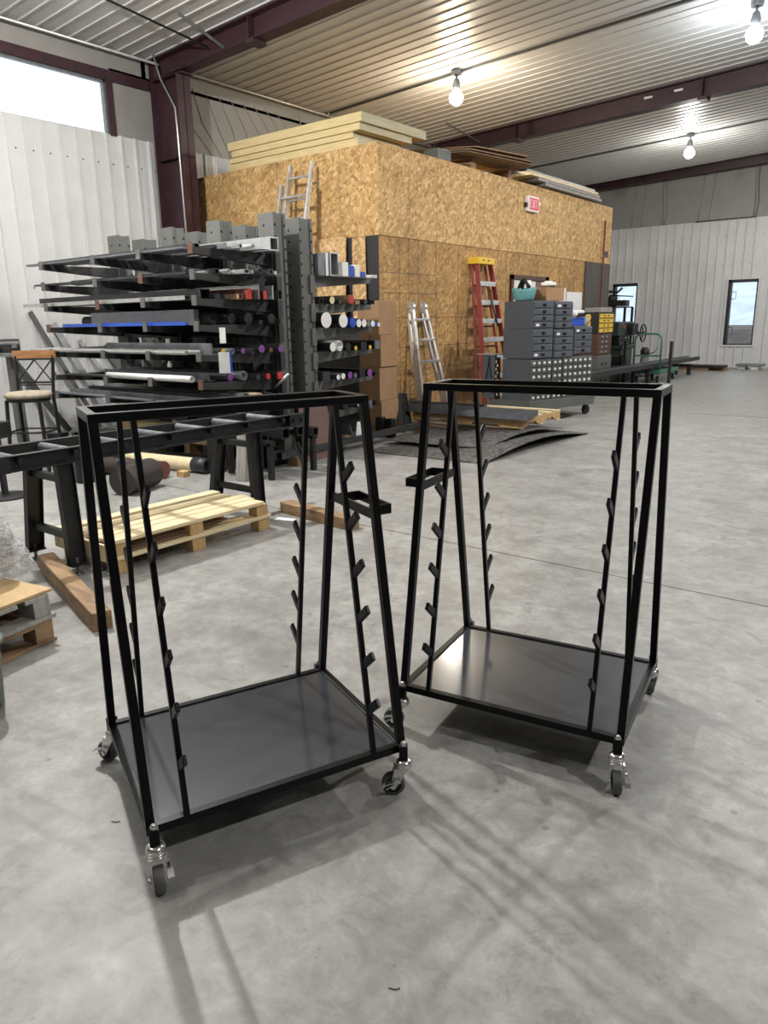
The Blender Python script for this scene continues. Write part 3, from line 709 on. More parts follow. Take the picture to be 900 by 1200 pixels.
# ------------------------------------------------------------ cantilever racks back to back
CX = (-5.85, -6.68, -7.52, -8.62)
LA = (2.2, 1.97, 1.735, 1.495, 1.21, .94, .72)
LB_ = (2.0, 1.7, 1.44, 1.18, .86, .5)
LW = ('top', 'second', 'third', 'fourth', 'fifth', 'sixth', 'lowest')
def rack(name, yc, h, s, levels, reach, label):
    t = thing(name, (CX[0], yc, 0), label, 'rack', 'cantilever racks')
    for ci, x in enumerate(CX):
        m = MB(); b, d = (.115, .085) if s < 0 else (.125, .1)
        # I-shaped post: wide box face with raised lips at both flanges
        m.bb((x - b + .03, yc - d + .02, 0), (x + b - .012, yc + d - .02, h - .006)); m.bb((x - b, yc - d, 0), (x + b, yc - d + .035, h)); m.bb((x - b, yc + d - .035, 0), (x + b, yc + d, h))
        z = h - .12
        while z > .2:
            m.cyl((x + b - .001, yc + d - .018, z), (x + b + .001, yc + d - .018, z), .014, n=10, mi=1); m.cyl((x + b - .001, yc - d + .018, z), (x + b + .001, yc - d + .018, z), .014, n=10, mi=1)
            m.cyl((x - .03, yc - d - .001, z), (x - .03, yc - d + .001, z), .014, n=10, mi=1); z -= .115
        part(t, 'column', m, ['rack', 'hole'], .003)
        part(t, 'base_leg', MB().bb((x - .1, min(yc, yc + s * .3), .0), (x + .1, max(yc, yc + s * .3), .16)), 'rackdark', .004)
        for li, z in enumerate(levels):
            ya, yb = yc + s * d, yc + s * (d + reach)
            m = MB(); m.add([(x + i * .035, y, zz) for i in (-1, 1) for y, zz in ((ya, z), (yb, z), (yb, z - .055), (ya, z - .13))],
                            [(0, 1, 2, 3), (7, 6, 5, 4), (0, 4, 5, 1), (1, 5, 6, 2), (2, 6, 7, 3), (3, 7, 4, 0)] if s > 0 else [(3, 2, 1, 0), (4, 5, 6, 7), (1, 5, 4, 0), (2, 6, 5, 1), (3, 7, 6, 2), (0, 4, 7, 3)])
            m.bb((x - .07, ya - .008, z - .2), (x + .07, ya + .008, z - .002)); m.bb((x + .1, yc + s * .03, z - .19), (x + .137, yc + s * .098, z - .002))
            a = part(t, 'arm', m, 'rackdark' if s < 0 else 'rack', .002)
            m = MB(); m.bb((x - .035, yb - .008, z - .06), (x + .035, yb + .008, z + .035)); part(a, 'end_stop', m, 'rustcap' if (ci * 7 + li * 3) % 5 == 0 and s < 0 else 'stop', .002, top=t)
    for k in range(3):
        m = MB()
        for z in (.35, 1.35, 2.3): m.bb((CX[k + 1], yc - .02, z), (CX[k], yc + .02, z + .05))
        m.bar((CX[k + 1], yc, .4), (CX[k], yc, 1.35), .008, .05, (0, 1, 0)); m.bar((CX[k + 1], yc, 1.35), (CX[k], yc, .4), .008, .05, (0, 1, 0))
        part(t, 'brace', m, 'rackdark')
    return t
rack('cantilever_rack', 5.6, 2.59, -1, LA, .97, 'dark grey cantilever rack with loaded arms facing the conveyor')
rack('cantilever_rack', 5.97, 2.57, 1, LB_, 1.08, 'dark grey cantilever rack whose arms point at the OSB box room')

SHAPES = {}
ORD = ('first', 'second', 'third', 'fourth', 'fifth', 'sixth', 'seventh', 'eighth', 'ninth', 'tenth')
def stock(side, li, items):
    """items: kind, y, width, height, x0, x1, material, end material, words"""
    z = (LA if side == 'A' else LB_)[li]
    for k, (kind, y, w, h, x0, x1, mt, em, words) in enumerate(items):
        if side == 'B': x1 = min(x1 - .1, -5.66); y = 6.155 + (y - 6.1) * .95
        m = MB(); ms = [mt, em or mt]
        if kind == 'round': m.cyl((x0, y, z + w / 2), (x1, y, z + w / 2), w / 2, n=18, capmi=1); name = 'round_bar'
        elif kind == 'pipe': m.pipe((x0, y, z + w / 2), (x1, y, z + w / 2), w / 2, w * .1, 20); name = 'steel_pipe'
        elif kind == 'tube': m.rtube((x0, y, z + h / 2), (x1, y, z + h / 2), w, h, min(w, h) * .1, (0, 1, 0)); name = 'square_tube'
        elif kind == 'cap': m.bar((x0, y, z + h / 2), (x1, y, z + h / 2), w, h, (0, 1, 0)); m.bar((x1, y, z + h / 2), (x1 + .012, y, z + h / 2), w, h, (0, 1, 0), 1); name = 'capped_tube'
        elif kind == 'flat': m.bar((x0, y, z + h / 2), (x1, y, z + h / 2), w, h, (0, 1, 0)); name = 'flat_bar'
        elif kind == 'angle': m.prism([(-w / 2, 0), (w / 2, 0), (w / 2, .008), (-w / 2 + .008, .008), (-w / 2 + .008, h), (-w / 2, h)], (x0, y, z), (x1, y, z), (0, 1, 0), (0, 0, 1)); name = 'angle_iron'
        elif kind == 'chan': m.prism([(-w / 2, 0), (w / 2, 0), (w / 2, h), (w / 2 - .008, h), (w / 2 - .008, .008), (-w / 2 + .008, .008), (-w / 2 + .008, h), (-w / 2, h)], (x0, y, z), (x1, y, z), (0, 1, 0), (0, 0, 1)); name = 'steel_channel'
        rk = 'conveyor-side rack' if side == 'A' else 'box-side rack'
        lw = LW[li] if not (side == 'B' and li == 5) else 'lowest'
        solo(name, m, ms, '%s, %s from the %s, %s arms of the %s' % (words, ORD[k], 'tips' if side == 'A' else 'posts', lw, rk), 'metal stock', 'metal stock on the %s arms of the %s' % (lw, rk))
stock('A', 0, [
    ('flat', 4.60, .07, .02, -9.0, -6.0, 'greysteel', None, 'grey flat bar'), ('tube', 4.70, .06, .05, -8.9, -5.95, 'steel', None, 'dark square tube'),
    ('flat', 4.79, .06, .03, -8.7, -5.8, 'steel', None, 'dark flat bar'), ('angle', 4.88, .06, .05, -8.5, -5.7, 'greysteel', None, 'grey angle iron'),
    ('tube', 4.96, .04, .04, -8.3, -5.62, 'alu', None, 'silver square tube'), ('round', 5.03, .04, .04, -7.6, -5.7, 'alu', None, 'silver round bar'),
    ('pipe', 5.10, .05, .05, -7.9, -5.6, 'alu', None, 'shiny thin pipe'), ('chan', 5.22, .12, .05, -7.4, -5.55, 'alu', None, 'silver channel'),
    ('tube', 5.38, .12, .13, -7.3, -5.6, 'alu', None, 'tall silver rectangular tube')])
stock('A', 1, [
    ('flat', 4.62, .08, .02, -8.9, -6.0, 'steel', None, 'dark flat bar'), ('round', 4.71, .03, .03, -8.7, -5.85, 'bright', None, 'bright thin round bar'),
    ('tube', 4.8, .05, .05, -8.4, -5.8, 'steel', None, 'dark square tube'), ('pipe', 4.9, .05, .05, -8.5, -5.75, 'bright', None, 'bright pipe'),
    ('tube', 5.0, .07, .04, -7.9, -5.6, 'alu', None, 'silver flat tube'), ('round', 5.09, .04, .04, -7.9, -5.62, 'bright', None, 'bright round bar'),
    ('pipe', 5.18, .06, .06, -8.0, -5.6, 'steel', None, 'dark pipe'), ('tube', 5.29, .05, .05, -7.7, -5.57, 'greysteel', None, 'grey square tube'),
    ('round', 5.38, .04, .04, -7.8, -5.6, 'alu', None, 'silver round bar')])
stock('A', 2, [
    ('tube', 4.62, .06, .04, -9.25, -6.05, 'bright', None, 'long bright flat tube'), ('tube', 4.76, .12, .1, -9.05, -5.95, 'steel', None, 'big dark rectangular tube'),
    ('angle', 4.90, .06, .06, -8.5, -5.8, 'steel', None, 'dark angle iron'), ('tube', 4.99, .05, .05, -8.0, -5.7, 'oldpine', None, 'rusty square tube'),
    ('cap', 5.08, .05, .1, -7.8, -5.68, 'rust', 'red', 'red-capped bar'), ('flat', 5.16, .012, .14, -7.8, -5.62, 'bright', None, 'bright flat bar on edge'),
    ('cap', 5.23, .04, .08, -7.7, -5.62, 'steel', 'red', 'dark bar with red end'), ('flat', 5.31, .014, .13, -7.6, -5.58, 'alu', None, 'silver flat bar on edge'), ('tube', 5.4, .05, .09, -7.6, -5.57, 'steel', None, 'dark tube')])
stock('A', 3, [
    ('angle', 4.60, .05, .035, -8.35, -6.05, 'blue', None, 'bright blue angle bar'), ('cap', 4.74, .06, .15, -7.95, -6.1, 'mesh', None, 'speckled galvanised bar'),
    ('round', 4.85, .12, .12, -8.3, -5.95, 'darksteel', None, 'thick black round bar'), ('round', 4.99, .11, .11, -8.3, -5.85, 'darksteel', None, 'thick black round bar'),
    ('round', 5.12, .11, .11, -8.3, -5.75, 'darksteel', None, 'thick black round bar'), ('flat', 5.24, .05, .04, -8.3, -5.7, 'steel', None, 'dark flat bar'),
    ('round', 5.34, .1, .1, -8.2, -5.65, 'darksteel', None, 'thick black round bar'), ('round', 5.43, .05, .05, -8.2, -5.6, 'steel', None, 'dark round bar')])
stock('A', 4, [
    ('round', 4.58, .042, .042, -9.15, -6.08, 'bright', None, 'long bright round bar'), ('round', 4.66, .05, .05, -8.9, -5.95, 'bright', None, 'bright round bar'),
    ('angle', 4.75, .08, .11, -7.7, -5.85, 'greysteel', None, 'grey angle iron'), ('round', 4.85, .055, .055, -8.5, -5.85, 'steel', 'yellow', 'yellow-ended round bar'),
    ('pipe', 4.93, .055, .055, -8.4, -5.8, 'greysteel', None, 'grey pipe'), ('round', 5.02, .055, .055, -8.4, -5.75, 'steel', 'purple', 'purple-ended round bar'),
    ('pipe', 5.12, .05, .05, -8.3, -5.72, 'steel', None, 'dark pipe'), ('round', 5.21, .08, .08, -8.3, -5.68, 'steel', 'purple', 'thick purple-ended round bar'),
    ('round', 5.31, .05, .05, -8.2, -5.65, 'steel', 'rust', 'rust-ended round bar'), ('round', 5.4, .07, .07, -8.2, -5.6, 'steel', 'purple', 'purple-ended round bar')])
stock('A', 5, [
    ('pipe', 4.60, .065, .065, -7.55, -6.05, 'white', None, 'white pipe'), ('flat', 4.7, .1, .02, -8.5, -6.0, 'steel', None, 'dark flat bar'),
    ('angle', 4.81, .08, .08, -7.9, -6.0, 'greysteel', None, 'grey angle iron'), ('round', 4.92, .075, .075, -7.8, -5.85, 'steel', 'purple', 'purple-ended round bar'),
    ('pipe', 5.04, .095, .095, -7.8, -5.78, 'greysteel', None, 'thick grey pipe'), ('round', 5.16, .06, .06, -7.8, -5.7, 'steel', None, 'dark round bar'),
    ('round', 5.26, .065, .065, -7.8, -5.66, 'steel', 'red', 'red-ended round bar'), ('cap', 5.38, .07, .07, -7.8, -5.62, 'darksteel', 'red', 'red-capped square tube')])
stock('A', 6, [
    ('flat', 4.62, .1, .015, -8.7, -6.0, 'greysteel', None, 'grey flat bar'), ('angle', 4.75, .08, .06, -8.6, -5.9, 'greysteel', None, 'grey angle iron'),
    ('tube', 4.88, .08, .08, -8.4, -5.8, 'steel', None, 'dark square tube'), ('pipe', 5.02, .1, .1, -8.3, -5.75, 'greysteel', None, 'grey pipe'),
    ('pipe', 5.16, .09, .09, -8.2, -5.7, 'pine', None, 'tan pipe'), ('tube', 5.3, .08, .08, -8.2, -5.7, 'steel', None, 'dark square tube')])
stock('B', 0, [
    ('cap', 6.1, .1, .22, -7.3, -5.6, 'greysteel', 'greysteel', 'tall grey tube'), ('cap', 6.22, .04, .24, -7.4, -5.62, 'white', None, 'tall white board'),
    ('tube', 6.34, .14, .25, -7.6, -5.6, 'alu', None, 'large silver rectangular tube'), ('cap', 6.47, .1, .15, -7.5, -5.52, 'white', 'white', 'white-wrapped tube'),
    ('cap', 6.58, .09, .12, -7.5, -5.5, 'white', 'blue', 'blue-ended white tube'), ('cap', 6.69, .08, .13, -7.4, -5.52, 'white', 'white', 'white tube'),
    ('cap', 6.8, .07, .06, -7.3, -5.5, 'alu', 'blue', 'silver tube with blue end'), ('flat', 6.92, .1, .03, -7.3, -5.5, 'white', None, 'white flat bar'), ('flat', 7.04, .08, .035, -7.2, -5.48, 'alu', None, 'silver flat bar')])
stock('B', 1, [
    ('tube', 6.12, .06, .06, -7.3, -5.62, 'steel', None, 'dark square tube'), ('round', 6.28, .08, .08, -7.3, -5.6, 'steel', 'pine', 'tan-ended round bar'),
    ('round', 6.42, .05, .05, -7.3, -5.6, 'steel', None, 'dark round bar'), ('round', 6.58, .1, .1, -7.3, -5.56, 'oldpine', 'red', 'thick red-ended bar'),
    ('flat', 6.74, .08, .04, -7.2, -5.6, 'oldpine', None, 'rusty flat bar'), ('round', 6.9, .06, .06, -7.2, -5.6, 'steel', None, 'dark round bar'), ('tube', 7.02, .05, .05, -7.2, -5.58, 'steel', None, 'dark square tube')])
stock('B', 2, [
    ('round', 6.12, .17, .17, -7.3, -5.55, 'darksteel', 'white', 'thick white-ended tube'), ('round', 6.42, .15, .15, -7.3, -5.5, 'darksteel', 'white', 'thick white-ended tube'),
    ('round', 6.6, .11, .11, -7.3, -5.52, 'blue', 'blue', 'blue-ended tube'), ('round', 6.71, .09, .09, -7.3, -5.5, 'steel', 'white', 'white-ended tube'), ('round', 6.81, .09, .09, -7.3, -5.48, 'steel', 'white', 'white-ended tube'),
    ('round', 6.9, .07, .07, -7.3, -5.5, 'steel', 'greysteel', 'grey-ended tube'), ('round', 6.98, .075, .075, -7.3, -5.46, 'steel', 'white', 'white-ended tube'), ('round', 7.05, .06, .06, -7.3, -5.46, 'blue', 'blue', 'thin blue-ended tube'), ('round', 7.1, .05, .05, -7.3, -5.3, 'steel', 'white', 'thin white-ended bar')])
stock('B', 3, [
    ('round', 6.22, .1, .1, -7.3, -5.55, 'darksteel', 'white', 'white-ended black tube'), ('pipe', 6.34, .12, .12, -7.3, -5.5, 'alu', None, 'silver pipe'), ('round', 6.5, .09, .09, -7.2, -5.5, 'darksteel', None, 'black round bar'),
    ('round', 6.64, .05, .05, -7.2, -5.5, 'darksteel', 'yellow', 'black tube with small yellow end'), ('cap', 6.78, .1, .09, -7.2, -5.5, 'darksteel', None, 'black tube'), ('round', 6.92, .05, .05, -7.2, -5.48, 'darksteel', 'yellow', 'black tube with yellow end'), ('cap', 7.05, .09, .1, -7.2, -5.45, 'darksteel', 'greysteel', 'black tube with grey end')])
stock('B', 4, [
    ('cap', 6.12, .12, .1, -7.2, -5.6, 'steel', None, 'dark square tube'), ('round', 6.3, .06, .06, -7.2, -5.5, 'steel', 'white', 'white-ended bar'), ('round', 6.39, .07, .07, -7.2, -5.48, 'alu', 'white', 'silver white-ended bar'), ('round', 6.52, .08, .08, -7.2, -5.5, 'darksteel', 'purple', 'purple-ended round bar'),
    ('round', 6.62, .06, .06, -7.2, -5.5, 'darksteel', 'greysteel', 'black round bar with grey end'), ('cap', 6.74, .1, .1, -7.2, -5.5, 'darksteel', None, 'black square tube'), ('round', 6.9, .09, .09, -7.2, -5.45, 'darksteel', 'purple', 'pink-purple-ended round bar'), ('round', 7.03, .05, .05, -7.2, -5.2, 'darksteel', None, 'thin black bar')])
stock('B', 5, [
    ('cap', 6.2, .12, .1, -7.2, -5.6, 'steel', None, 'dark square tube'), ('round', 6.42, .1, .1, -7.2, -5.55, 'darksteel', None, 'black round bar'), ('round', 6.7, .1, .1, -7.2, -5.5, 'steel', 'white', 'white-ended round bar'), ('round', 6.9, .08, .08, -7.2, -5.42, 'darksteel', 'greysteel', 'black pipe'), ('round', 7.02, .06, .06, -7.2, -5.3, 'darksteel', None, 'thin dark bar')])
def tagcard(x, y, z, w, h, m, label, mi='paper'):
    solo('paper_tag', MB().bar((x, y, z), (x + .01, y - .01, z - h), w, .006, (.7, .7, 0)), m, label, 'tag')
tagcard(-5.42, 4.5, 1.47, .055, .14, 'paper', 'white paper tag hanging from the fourth rack arms')
t = thing('printed_packet', (-5.39, 4.5, 1.06), 'blue and white packet hanging under the fifth rack arms', 'packet')
part(t, 'front_sheet', MB().box((-5.41, 4.49, 1.155), (.1, .015, .19), .9), 'paper'); part(t, 'blue_edge', MB().box((-5.372, 4.538, 1.165), (.02, .018, .19), .9), 'blue')
solo('steel_hook', MB().path([(-5.6, 5.3, .86), (-5.45, 5.35, 1.0)], .014, 8), 'bright', 'short bright rod sticking out of the rack beside the near post', 'rod')

# ------------------------------------------------------------ leaning strips and stool by the left wall
for k, (y0, y1, z, w, l) in enumerate(((5.75, 5.4, 1.72, .07, 'tallest dark steel strip leaning on the left siding'), (6.0, 5.72, 1.55, .1, 'wide dark plate leaning on the left siding'), (5.25, 5.05, 1.05, .1, 'dark steel strip leaning on the siding behind the stool'),
                                       (6.45, 6.1, 1.3, .06, 'thin dark bar leaning on the siding under the rack arms'), (6.9, 6.5, 1.2, .14, 'dark plate leaning on the siding behind the rack posts'), (7.3, 7.0, 1.0, .2, 'low wide plate leaning on the siding far behind the rack'))):
    solo('steel_strip', MB().bar((XL + .45, y0 + .3, .006), (XL + .045, y1, z), .012, w, (1, 0, 0)), 'greysteel' if k % 2 else 'steel', l, 'steel strip', 'steel strips leaning on the left wall')

SX, SY = -7.83, 3.81
t = thing('bar_stool', (SX, SY, 0), 'bar stool with honey wood top rail, crossed back and beige seat', 'stool')
f_ = Vector((.62, -.78, 0)); s_ = Vector((.78, .62, 0)); O = Vector((SX, SY, 0))     # front and side directions
m = MB(); n = 10
def sp(u, v, z): return O + s_ * u + f_ * v + Z * z
m.lathe(O, [(0, .77), (.2, .77), (.235, .785), (.24, .81), (.22, .835), (.12, .845), (0, .847)], 28); part(t, 'seat', m, 'seat')
m = MB(); m.lathe(O, [(0, .74), (.215, .74), (.22, .77), (0, .77)], 24); part(t, 'seat_frame', m, 'darksteel')
for u in (-1, 1):
    m = MB(); m.bar(sp(u * .2, .18, 0), sp(u * .17, .14, .76), .03, .03); part(t, 'leg', m, 'darksteel')
    m = MB(); m.bar(sp(u * .21, -.2, 0), sp(u * .19, -.17, .76), .03, .03); m.bar(sp(u * .19, -.17, .76), sp(u * .205, -.25, 1.2), .026, .026); part(t, 'back_leg', m, 'darksteel')
m = MB()
for k in range(n):
    a, b = -.23 + .46 * k / n, -.23 + .46 * (k + 1) / n
    def cv(q): return -.25 - .03 * (1 - (q / .23) ** 2)
    m.bar(sp(a, cv(a), 1.215), sp(b, cv(b), 1.215), .03, .085, f_)
part(t, 'top_rail', m, 'rail', 0, 'honey-coloured curved wood top rail')
m = MB(); m.bar(sp(-.2, -.25, 1.165), sp(.2, -.25, 1.165), .018, .018); m.bar(sp(-.19, -.19, .92), sp(.19, -.19, .92), .018, .018); m.bar(sp(-.19, -.18, .895), sp(.19, -.18, .895), .012, .012)
for a, b in ((-.19, .0), (.0, -.19), (.0, .19), (.19, 0)): m.bar(sp(a, -.245, 1.16), sp(b, -.195, .925), .012, .012)
part(t, 'crossed_back', m, 'darksteel')
m = MB()
for z in (.25, .42):
    for a, b in (((-.19, .17), (.19, .17)), ((.2, .17), (.2, -.19)), ((-.2, .17), (-.2, -.19)), ((-.2, -.19), (.2, -.19))): m.bar(sp(*a, z), sp(*b, z), .016, .016)
part(t, 'footrest', m, 'darksteel')

t = thing('tool_stand', (-8.65, 4.08, 0), 'steel post stand with a black power tool at the left edge', 'tool stand')
X0, Y0 = -8.65, 4.08
part(t, 'post', MB().bb((X0 - .05, Y0 - .05, .02), (X0 + .05, Y0 + .05, 1.18)).bb((X0 - .15, Y0 - .15, 0), (X0 + .15, Y0 + .15, .02)), 'rack', .003)
part(t, 'top_plate', MB().box((X0 + .02, Y0 + .08, 1.2), (.3, .4, .04), -.3), 'greysteel', .003); m = MB(); m.box((X0 + .1, Y0 + .1, 1.225), (.02, .2, .012), -.3); part(t, 'tape_mark', m, 'yellow')
b = part(t, 'grinder_motor', MB().cyl((X0 - .1, Y0 - .12, 1.3), (X0 + .02, Y0 + .1, 1.3), .075, n=20).box((X0 - .04, Y0, 1.25), (.18, .16, .07), -.3).cyl((X0 - .12, Y0 - .14, 1.3), (X0 - .1, Y0 - .115, 1.3), .09, n=20), 'blackplastic', .004)
part(b, 'switch', MB().box((X0 + .05, Y0 + .02, 1.3), (.04, .05, .05), -.3), 'greysteel', top=t)
m = MB(); m.lathe((-6.75, 2.95, 0), [(0, 0), (.2, 0), (.2, .02), (.03, .03), (.03, .55), (0, .55)], 20); m.box((-6.75, 2.95, .62), (.2, .16, .14), .4); m.box((-6.68, 2.86, .66), (.12, .05, .1), .4)
solo('bench_vise', m, 'blackplastic', 'dark vise on a round pedestal at the left picture edge', 'vise', bevel=.006)
for k, (x, y, h, r, l) in enumerate(((-8.32, 4.33, .3, .12, 'dark round steel offcut on the floor beside the stool'), (-8.0, 4.35, .22, .09, 'smaller dark offcut by the stool back leg'))):
    solo('steel_offcut', MB().cyl((x, y, 0), (x, y, h), r, n=20), 'darksteel', l, 'steel offcut', 'steel offcuts around the stool', bevel=.005)
t = thing('angle_bracket_stack', (-7.2, 4.25, 0), 'stack of dark welded brackets on the floor right of the stool', 'brackets')
for k in range(3):
    m = MB(); x = -7.35 + .13 * k; m.bb((x, 3.98, 0), (x + .06, 4.02, .42)); m.bb((x, 3.98, .38), (x + .06, 4.38, .42)); m.bb((x, 4.34, 0), (x + .06, 4.38, .42)); part(t, 'bracket', m, 'steel', .003)

# ------------------------------------------------------------ things against the OSB box room
# extension ladder on the front wall
t = thing('extension_ladder', (-8.05, 7.4, 0), 'tall aluminium extension ladder leaning on the OSB front wall', 'ladder')
def lad(x0, x1, y0, z0, y1, z1, y2, nr, nm):
    for x in (x0, x1):
        m = MB(); m.bar((x, y0, z0), (x, y1, z1), .03, .075); part(t, 'side_rail', m, 'alusilver', .003)
    for k in range(nr):
        q = (k + .4) / nr; y = y0 + (y1 - y0) * q; z = z0 + (z1 - z0) * q
        m = MB(); m.cyl((x0, y, z), (x1, y, z), .017, n=10); part(t, 'rung', m, 'alusilver')
lad(-8.19, -7.76, 7.5, .02, 8.28, 3.72, 0, 12, 'fly'); lad(-8.26, -7.7, 7.38, .02, 8.16, 3.45, 0, 11, 'base')
# OSB offcuts
for k, (x0, x1, z, dy, rz, l) in enumerate(((-8.2, -7.27, 2.68, .13, 0, 'wide OSB offcut leaning on the front wall behind the rack'), (-7.17, -6.93, 2.66, .04, 0, 'narrow OSB strip standing in the front wall opening'))):
    m = MB(); q = .02
    m.bar(((x0 + x1) / 2 + .08, BY - .1 - dy * 1.4, 0), ((x0 + x1) / 2, BY - .012 - dy * .2, z), x1 - x0, .016); solo('osb_board', m, 'osbpale', l, 'board', 'OSB offcuts on the front wall')
solo('black_mat_sheet', MB().bar((-7.9, BY - .34, 0), (-7.9, BY - .17, 1.55), 2.0, .02), 'rubber', 'black rough sheet leaning behind the right-pointing rack arms', 'sheet')
solo('wood_stud', MB().bar((-6.72, BY - .33, 0), (-6.82, BY - .05, 1.75), .06, .04), 'oldpine', 'thin wood stud leaning between the black sheet and the cardboard boxes', 'stud')
# cardboard boxes
zz = 0
for k, (h, l) in enumerate(((.46, 'lowest'), (.45, 'second from the floor'), (.42, 'third from the floor'), (.44, 'topmost'))):
    t = thing('cardboard_box', (-6.36, 7.95, zz), 'brown cardboard box beside the rack, %s in its stack' % l, 'box', 'cardboard boxes stacked by the box room corner')
    dx = .012 * (-1) ** k
    part(t, 'carton', MB().bb((-6.53 + dx, 7.76, zz), (-6.17 + dx, 8.14, zz + h - .004)), 'card', .004)
    part(t, 'tape', MB().bb((-6.37 + dx, 7.758, zz + h - .1), (-6.32 + dx, 8.142, zz + h - .002)), 'carddark'); zz += h
m = MB(); m.bb((-6.165, 7.85, 1.02), (-6.16, 7.95, 1.14)); solo('paper_tag', m, 'paper', 'white label hanging at the third cardboard box', 'tag')
for k, (x, y, tx, ty, h, l) in enumerate(((-6.06, 8.08, -6.22, 8.3, .52, 'left of the two grey channels leaning by the box room corner'), (-6.14, 8.38, -6.3, 8.44, .5, 'right of the two grey channels leaning by the box room corner'))):
    m = MB(); m.prism([(-.05, 0), (.05, 0), (.05, .05), (.042, .05), (.042, .008), (-.042, .008), (-.042, .05), (-.05, .05)], (x, y, 0), (tx, ty, h), (.8, .6, 0), (.6, -.8, 0)); solo('steel_channel', m, 'steel', l, 'metal stock', 'leaning grey channels')
for k, (x, y, h, l) in enumerate(((-6.05, 7.6, .27, 'short dark post in front of the cardboard boxes'), (-5.93, 7.66, .25, 'second short dark post, right of the first'))):
    solo('short_post', MB().bb((x - .05, y - .05, 0), (x + .05, y + .05, h)), 'darksteel', l, 'post', 'short dark posts', bevel=.004)
m = MB(); m.rtube((-5.6, 6.5, .3), (-5.3, 7.9, .38), .05, .05); 

# folding aluminium ladder
t = thing('folding_ladder', (-6.35, 9.1, 0), 'silver multi-position aluminium ladder leaning on the OSB side wall', 'ladder')
def P2(y, z, dx=0): return Vector((-6.30 - .36 * z / 1.76 + dx, y, z))
for dx, nm in ((0, 'front'), (-.09, 'rear')):
    for s in (0, 1):
        y0, y1 = (9.0, 9.16) if s == 0 else (9.72, 9.47)
        m = MB(); m.bar(P2(y0, .02, dx), P2(y1, 1.7, dx), .05, .055 if dx == 0 else .04, (1, 0, .2)); m.cyl(P2(y1, 1.7, dx), P2(y1, 1.705, dx) + Vector((-.02, 0, 0)), .03, n=12); part(t, 'side_rail', m, 'alusilver', .004)
for s, y in ((0, 9.16), (1, 9.47)):
    m = MB(); p = P2(y, 1.7, -.045); m.cyl(p + Vector((0, -.03, 0)), p + Vector((0, .03, 0)), .085, n=20); m.cyl(p + Vector((0, -.04, 0)), p + Vector((0, .04, 0)), .03, n=12); part(t, 'hinge', m, 'alu', .003)
for k, z in enumerate((.22, .56, .9, 1.22, 1.52)):
    f = z / 1.7; a, b = 9.0 + .16 * f, 9.72 - .25 * f
    m = MB(); m.bar(P2(a, z, .02), P2(b, z, .02), .06, .035, (1, 0, 0)); part(t, 'rung', m, 'alu', .004)
for s, y in ((0, 9.1), (1, 9.5)):
    m = MB(); m.bar(P2(9.0 + .14, 1.45, .029), P2(9.0 + .1, 1.1, .029), .003, .025) if s == 0 else m.bar(P2(9.5, 1.5, .029), P2(9.53, 1.28, .029), .003, .03); part(t, 'warning_sticker', m, 'paper')
for s, y in ((0, 8.99), (1, 9.73)): part(t, 'rubber_foot', MB().bar(P2(y, 0, -.04), P2(y, .06, -.04), .14, .05), 'blackplastic', .004)

# red fibreglass stepladder leaning folded
t = thing('step_ladder', (-6.2, 10.9, 0), 'tall red fibreglass stepladder with yellow top leaning on the OSB wall', 'ladder')
H = 2.5
def P3(y, z, dx=0): return Vector((-6.2 - .38 * z / H + dx, y, z))
ya, yb, ta, tb = 10.6, 11.58, 10.86, 11.28
for s in (0, 1):
    m = MB(); y0, y1 = (ya, ta) if s == 0 else (yb, tb)
    m.bar(P3(y0, .02), P3(y1, H - .1), .085, .03, (1, 0, 0)); part(t, 'front_rail', m, 'redfg', .003)
    m = MB(); m.bar(P3(y0 + (.03 if s == 0 else -.03), .02, -.16), P3(y1, H - .12, -.1), .04, .03, (1, 0, 0)); part(t, 'rear_rail', m, 'redfg', .003)
    part(t, 'rubber_foot', MB().box(P3(y0, .02), (.1, .05, .05)), 'blackplastic', .003)
for k in range(7):
    z = .3 + .3 * k; f = z / H; a, b = ya + (ta - ya) * f, yb + (tb - yb) * f
    m = MB(); m.bar(P3(a, z), P3(b, z), .09, .03, (1, 0, 0)); m.bar(P3(a, z - .03, .04), P3(b, z - .03, .04), .004, .06, (1, 0, 0)); part(t, 'step', m, 'alu', .002, 'pale aluminium step')
for k in range(6):
    z = .4 + .33 * k; f = z / H; a, b = ya + (ta - ya) * f, yb + (tb - yb) * f
    m = MB(); m.bar(P3(a, z, -.15 + .04 * f), P3(b, z, -.15 + .04 * f), .02, .03, (1, 0, 0)); part(t, 'rear_brace', m, 'redfg')
m = MB(); m.box(P3((ta + tb) / 2, H - .06, -.05), (.24, tb - ta + .1, .1)); m.bb((-6.575, 10.82, H - .115), (-6.545, 11.32, H + .0)); c_ = part(t, 'top_cap', m, 'yellow', .008, 'yellow plastic top cap')
m = MB()
for y in (10.95, 11.12): m.box(P3(y, H - .055, .071), (.004, .05, .018))
part(c_, 'slot', m, 'hole', top=t)
m = MB(); m.path([P3(11.1, 2.0, .05), P3(11.12, 1.7, .06), P3(11.2, 1.45, .06), P3(11.22, 1.4, .05)], .014, 8); part(t, 'spreader_strap', m, 'blackplastic')

